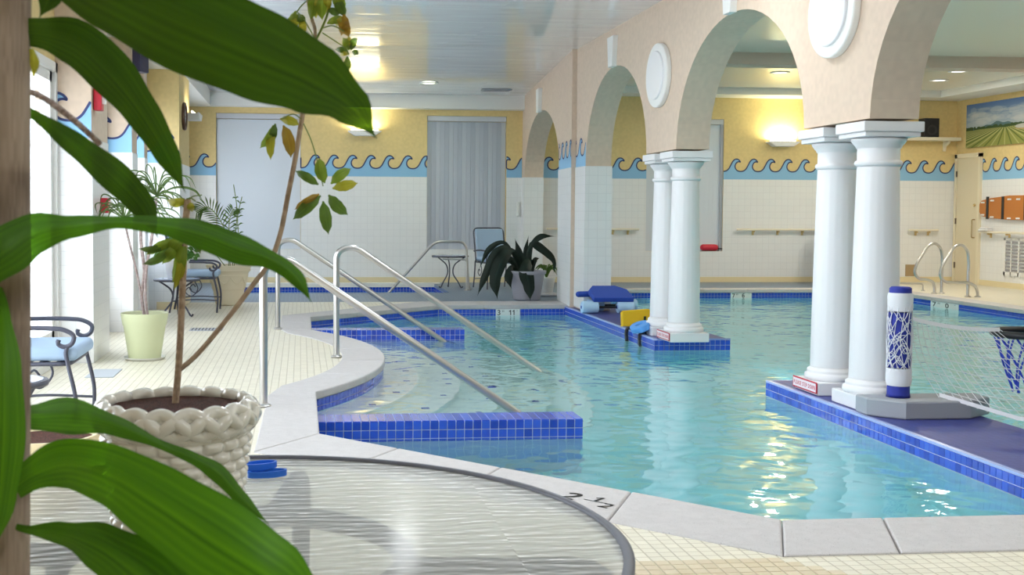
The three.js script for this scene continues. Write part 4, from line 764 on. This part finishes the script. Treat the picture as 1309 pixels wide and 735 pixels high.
  const vg = thing('ceiling_vent', 'grey slotted ceiling vent near the small rear arch', 'vent', [3.05, 3.075, -18.2]); part(vg, 'frame', rbox(.46, .012, .24, .003), M.greyPlastic); for (let i = 0; i < 5; i++) part(vg, 'slat', box(-.2, .2, -.012, -.006, -.1 + i * .045, -.075 + i * .045), mat(rgb(.3, .3, .33), .5));
}

// ---------------------------------------------------------------- pool gear
{
  const fm = mat(rgb(.45, .68, .92), .8), bm = mat(rgb(.02, .07, .42), .7);
  function dumbbell(x0, x1, z, label) {
    const o = thing('foam_dumbbell', label, 'dumbbell', [0, PLAT, z], 0, 'foam water dumbbells'), r = .072;
    part(o, 'bar', cyl(.014, .014, x1 - x0 - .02, 12).rotateZ(Math.PI / 2).translate((x0 + x1) / 2, r, 0), M.black);
    for (const x of [x0 + .1, x1 - .1]) { const f = part(o, 'float', lathe([[0, -.1], [.06, -.1], [r, -.088], [r, -.045], [r - .004, -.04], [r, -.035], [r, .03], [r - .004, .035], [r, .04], [r, .088], [.06, .1], [0, .1]], 32).rotateZ(Math.PI / 2).translate(x, r, 0), fm); part(f, 'bar_end', cyl(.02, .02, .21, 12).rotateZ(Math.PI / 2).translate(x, r, 0), bm); }
  }
  dumbbell(3.30, 3.93, -13.5, 'light blue foam dumbbell in front, at the platform edge'); dumbbell(3.44, 4.05, -13.78, 'light blue foam dumbbell behind, under the blue float');
  const s = new THREE.Shape([[-.24, -.17], [.24, -.17], [.22, .08], [.10, .19], [-.18, .19], [-.26, .05]].map((p) => new THREE.Vector2(...p)));
  const k = thing('blue_float', 'royal blue foam float resting on the dumbbells', 'float', [3.68, PLAT + .24, -13.62]); const kb = part(k, 'board', extr(s, .04, .01).rotateX(-Math.PI / 2 + .35).translate(0, -.04, 0), bm); part(k, 'roll', new THREE.CapsuleGeometry(.035, .22, 6, 14).rotateZ(Math.PI / 2).rotateY(.3).translate(-.26, -.03, -.12), bm);
  const yb = new THREE.Shape(); yb.moveTo(-.16, 0); yb.lineTo(.16, 0); yb.lineTo(.16, .14); yb.quadraticCurveTo(.16, .18, .12, .18); yb.lineTo(-.13, .165); yb.quadraticCurveTo(-.16, .16, -.16, .13);
  const y = thing('yellow_float', 'yellow foam block leaning on the far column', 'float', [3.47, PLAT, -11.84], .1); part(y, 'block', extr(yb, .04, .01).rotateX(-.12).translate(0, .011, 0), mat(rgb(.80, .50, .01), .7)); part(y, 'strap', box(.02, .045, .05, .12, .052, .058).translate(.05, 0, 0), M.black);
  const rg = new THREE.Shape(); rg.absellipse(0, 0, .10, .22, 0, 2 * Math.PI); const hl = new THREE.Path(); hl.absellipse(0, .03, .04, .06, 0, 2 * Math.PI, true); rg.holes.push(hl);
  const rp = thing('float_ring', 'light blue float ring lying at the foot of the far column', 'float', [3.37, PLAT + .035, -11.28], -.12); rp.rotation.z = .4; part(rp, 'ring', extr(rg, .035, .012).rotateX(-Math.PI / 2).translate(0, .012, 0), mat(rgb(.10, .34, .78), .7));
  const strap = (label, z, w, y1) => { const o = thing('float_strap', label, 'strap', [3.33, PLAT, z]); part(o, 'webbing', tube([[.05, .012, 0], [.0, .012, .0], [-.018, -.01, .005], [-.02, y1, .02], [-.022, y1 - .02, .05]], w, 6, 30), M.black); part(o, 'buckle', rbox(.02, .05, .05, .006, -.022, y1 + .01, .02), M.black); };
  strap('black strap hanging from the yellow float over the edge', -11.62, .018, -.10); strap('black strap hanging from the light blue ring over the edge', -11.16, .014, -.09);
}
function sign(x, y, z, ry, w, h, label) {
  const o = thing('step_sign', label, 'sign', [x, y, z], ry, 'step warning signs');
  const t = canvasTex(512, 110, (c, W, H) => { c.fillStyle = '#c0203a'; c.fillRect(0, 0, W, H); c.fillStyle = '#f1e6ea'; c.fillRect(10, 12, W - 20, H - 24); c.fillStyle = '#c0203a'; c.font = 'bold 58px sans-serif'; c.textAlign = 'center'; c.textBaseline = 'middle'; c.fillText('PLEASE STEP DOWN', W / 2, H / 2 + 2, W - 36); });
  part(o, 'plate', rbox(w, h, .006, .002), M.red); part(o, 'print', new THREE.PlaneGeometry(w - .002, h - .002).translate(0, 0, .0036), mat(0xffffff, .4, { map: t }));
}
sign(3.386, .035, -7.54, -Math.PI / 2, .37, .075, 'red and white step sign on the near column base'); sign(3.386, .035, -10.64, -Math.PI / 2, .37, .075, 'red and white step sign on the far column base');
{
  const o = thing('water_goal', 'blue padded goal post wrapped in white net on a grey base', 'goal post');
  const bs = new THREE.Shape([[3.36, 6.62], [3.52, 6.46], [3.92, 6.46], [4.12, 6.6], [4.12, 6.76], [3.36, 6.76]].map((p) => new THREE.Vector2(...p)));
  part(o, 'base', extr(bs, .085, .012).rotateX(-Math.PI / 2).translate(0, PLAT + .012, 0).applyMatrix4(new THREE.Matrix4().makeTranslation(0, 0, 0)), mat(rgb(.36, .38, .42), .6));
  const px = 3.56, pz = -6.63, y0 = PLAT + .11, y1 = .755, r = .066;
  part(o, 'post_pad', lathe([[0, y0], [r + .004, y0], [r, y0 + .02], [r - .004, y0 + .3], [r - .002, y1 - .01], [r - .012, y1], [0, y1]], 10).translate(px, 0, pz), mat(rgb(.02, .035, .34), .6));
  const wrap = mat(rgb(.80, .80, .84), .7);
  part(o, 'net_wrap', lathe([[r + .003, y1 - .035], [r + .007, y1 - .06], [r + .004, y1 - .14], [r + .001, y1 - .15], [r, y1 - .04]], 24).translate(px, 0, pz), wrap); part(o, 'net_wrap', lathe([[r + .002, y0 + .07], [r + .008, y0 + .10], [r + .006, y0 + .17], [r + .001, y0 + .18], [r, y0 + .08]], 24).translate(px, 0, pz), wrap);
  const strings = []; for (let k = 0; k < 22; k++) { const pts = [], tilt = rr(-.5, .5), yb = rr(y0 + .18, y1 - .16), ph = rr(0, 6.3); for (let i = 0; i <= 20; i++) { const a = i / 20 * 6.283 * .9 + ph; pts.push(V(px + (r + .005) * Math.cos(a), Math.min(y1 - .1, Math.max(y0 + .12, yb + tilt * .14 * Math.sin(a - ph) + .05 * Math.sin(a * 3 + k))), pz + (r + .005) * Math.sin(a))); } strings.push(tube(pts, .0022, 5, 40)); }
  for (let k = 0; k < 12; k++) { const a = k / 12 * 6.283; strings.push(tube([[px + (r + .004) * Math.cos(a), y0 + .15, pz + (r + .004) * Math.sin(a)], [px + (r + .006) * Math.cos(a + .4), (y0 + y1) / 2, pz + (r + .006) * Math.sin(a + .4)], [px + (r + .004) * Math.cos(a + .1), y1 - .12, pz + (r + .004) * Math.sin(a + .1)]], .0022, 5, 24)); }
  part(o, 'wrapped_strings', merge(strings), wrap);
  // the net stretched toward the right
  const topE = (t) => V(px + .07 + t * .60, .545 - .075 * t + .02 * Math.pow(2 * t - 1, 2), pz + .02 - .08 * t), botE = (t) => V(px + .2 + t * .85, .105 - .105 * Math.min(1, t * 2.4), pz + .1 + .6 * t);
  const net = []; const at2 = (t, s) => { const a = topE(t), b = botE(t), p = a.lerp(b, s); p.z += .16 * Math.sin(Math.PI * s) * (1 - .5 * t) * -.6; return p; };
  for (let i = 0; i <= 20; i++) { const pts = []; for (let j = 0; j <= 8; j++) pts.push(at2(i / 20, j / 8)); net.push(tube(pts, .0022, 4, 16)); }
  for (let j = 1; j < 9; j++) { const pts = []; for (let i = 0; i <= 10; i++) pts.push(at2(i / 10, j / 9)); net.push(tube(pts, .0022, 4, 20)); }
  part(o, 'net', merge(net), wrap);
  const tape = (f, w) => { const pos = [], idx = [], uv = []; for (let i = 0; i <= 30; i++) { const p = f(i / 30); pos.push(p.x, p.y + w, p.z, p.x, p.y - w, p.z + .004); uv.push(0, i, 1, i); if (i) idx.push(2 * i - 2, 2 * i - 1, 2 * i, 2 * i - 1, 2 * i + 1, 2 * i); } const g = new THREE.BufferGeometry(); g.setAttribute('position', new THREE.Float32BufferAttribute(pos, 3)); g.setAttribute('uv', new THREE.Float32BufferAttribute(uv, 2)); g.setIndex(idx); g.computeVertexNormals(); return g; };
  const wm = mat(rgb(.92, .92, .97), .6, { side: THREE.DoubleSide }); part(o, 'top_tape', tape(topE, .012), wm); part(o, 'bottom_tape', tape((t) => botE(t).add(V(0, .016, 0)), .012), wm);
}
{
  const o = thing('basketball_hoop', 'black floating basketball hoop with blue net at the right edge', 'hoop'), c = V(4.47, .46, -6.72), R = .225;
  part(o, 'ring', new THREE.TorusGeometry(R, .022, 12, 56).rotateX(Math.PI / 2).translate(c.x, c.y, c.z), M.black);
  const bl = mat(rgb(.02, .06, .60), .6), g = [], n = 12;
  for (let k = 0; k < n; k++) for (const s of [-1, 1]) { const pts = []; for (let i = 0; i <= 6; i++) { const t = i / 6, a = (k + s * t * 1.6) / n * 6.283, r = R * (1 - .52 * t); pts.push(V(c.x + r * Math.cos(a), c.y - .36 * t, c.z + r * Math.sin(a))); } g.push(tube(pts, .006, 5, 14)); }
  part(o, 'net', merge(g), bl);
  part(o, 'arm', rbox(.3, .05, .05, .01, c.x + R + .14, c.y, c.z), M.black); part(o, 'post', cyl(.05, .05, .95, 18, c.x + R + .28, .36, c.z), mat(rgb(.02, .035, .34), .6)); part(o, 'float_base', cyl(.3, .3, .10, 28, c.x + R + .28, WATER, c.z), M.greyPlastic);
}

// ---------------------------------------------------------------- depth markers, drains
function marker(M4, w, h, big, small, label) {
  const o = struct('trim_depth_marker', null, null, label);
  const t = canvasTex(512, 124, (c, W, H) => { c.fillStyle = '#e9ecea'; c.fillRect(0, 0, W, H); c.fillStyle = '#15161a'; c.textBaseline = 'middle'; c.font = 'bold 132px sans-serif'; c.fillText(big[0], 30, H / 2 + 4); c.fillText(big[1], 270, H / 2 + 4); c.font = 'bold 44px sans-serif'; c.fillText(small[0], 132, 40); c.fillText(small[1], 440, 40); });
  part(o, 'plate', new THREE.BoxGeometry(w, h, .008).applyMatrix4(M4), M.white);
  part(o, 'print', new THREE.PlaneGeometry(w, h).translate(0, 0, .0046).applyMatrix4(M4), mat(0xffffff, .3, { map: t }));
}
marker(basis(V(1, 0, -.02).normalize(), V(0, 1, 0), V(.02, 0, 1).normalize(), V(2.60, -.09, -14.498)), .31, .082, ['3', '11'], ['FT', '"'], 'white depth tile 3 FT 11');
marker(basis(V(1, 0, 0), V(0, 1, 0), V(0, 0, 1), V(6.72, -.09, -17.285)), .33, .082, ['7', '6'], ['FT', '"'], 'white depth tile 7 FT on the far pool edge');
marker(basis(V(0, 0, 1), V(0, 1, 0), V(-1, 0, 0), V(8.885, -.09, -15.35)), .7, .082, ['7', '0'], ['FT', '"'], 'white depth tile on the right pool edge');
{
  const t = canvasTex(256, 128, (c, W, H) => { c.clearRect(0, 0, W, H); c.fillStyle = '#14140f'; c.font = 'bold 120px sans-serif'; c.textBaseline = 'middle'; c.fillText('2', 10, H / 2); c.font = 'bold 74px sans-serif'; c.fillText('1', 110, 40); c.fillText('2', 170, 92); c.fillRect(96, 66, 110, 5); });
  const d = V(1.77, 0, 1.89).normalize(), n = V(-d.z, 0, d.x); const g = new THREE.PlaneGeometry(.34, .17).applyMatrix4(basis(d, V(d.z, 0, -d.x), V(0, 1, 0), V(1.20, .0075, -4.66)));
  part(coping, 'depth_number', g, mat(0xffffff, .8, { map: t, transparent: true, alphaTest: .5 }));
  const dr = thing('floor_drain', 'slotted steel floor drain on the tiled deck', 'drain', [-.93, .003, -11.68]); part(dr, 'frame', rbox(.32, .006, .26, .002), M.greyPlastic); for (let i = 0; i < 9; i++) part(dr, 'slot', box(-.14 + i * .033, -.128 + i * .033, .003, .005, -.11, .11), M.black);
  single('floor_hatch', rbox(.2, .006, .42, .002, -1.42, .003, -8.6), mat(rgb(.45, .49, .54), .5), 'grey metal floor hatch near the tiled pier', 'hatch');
}
renderer.render(scene, camera);
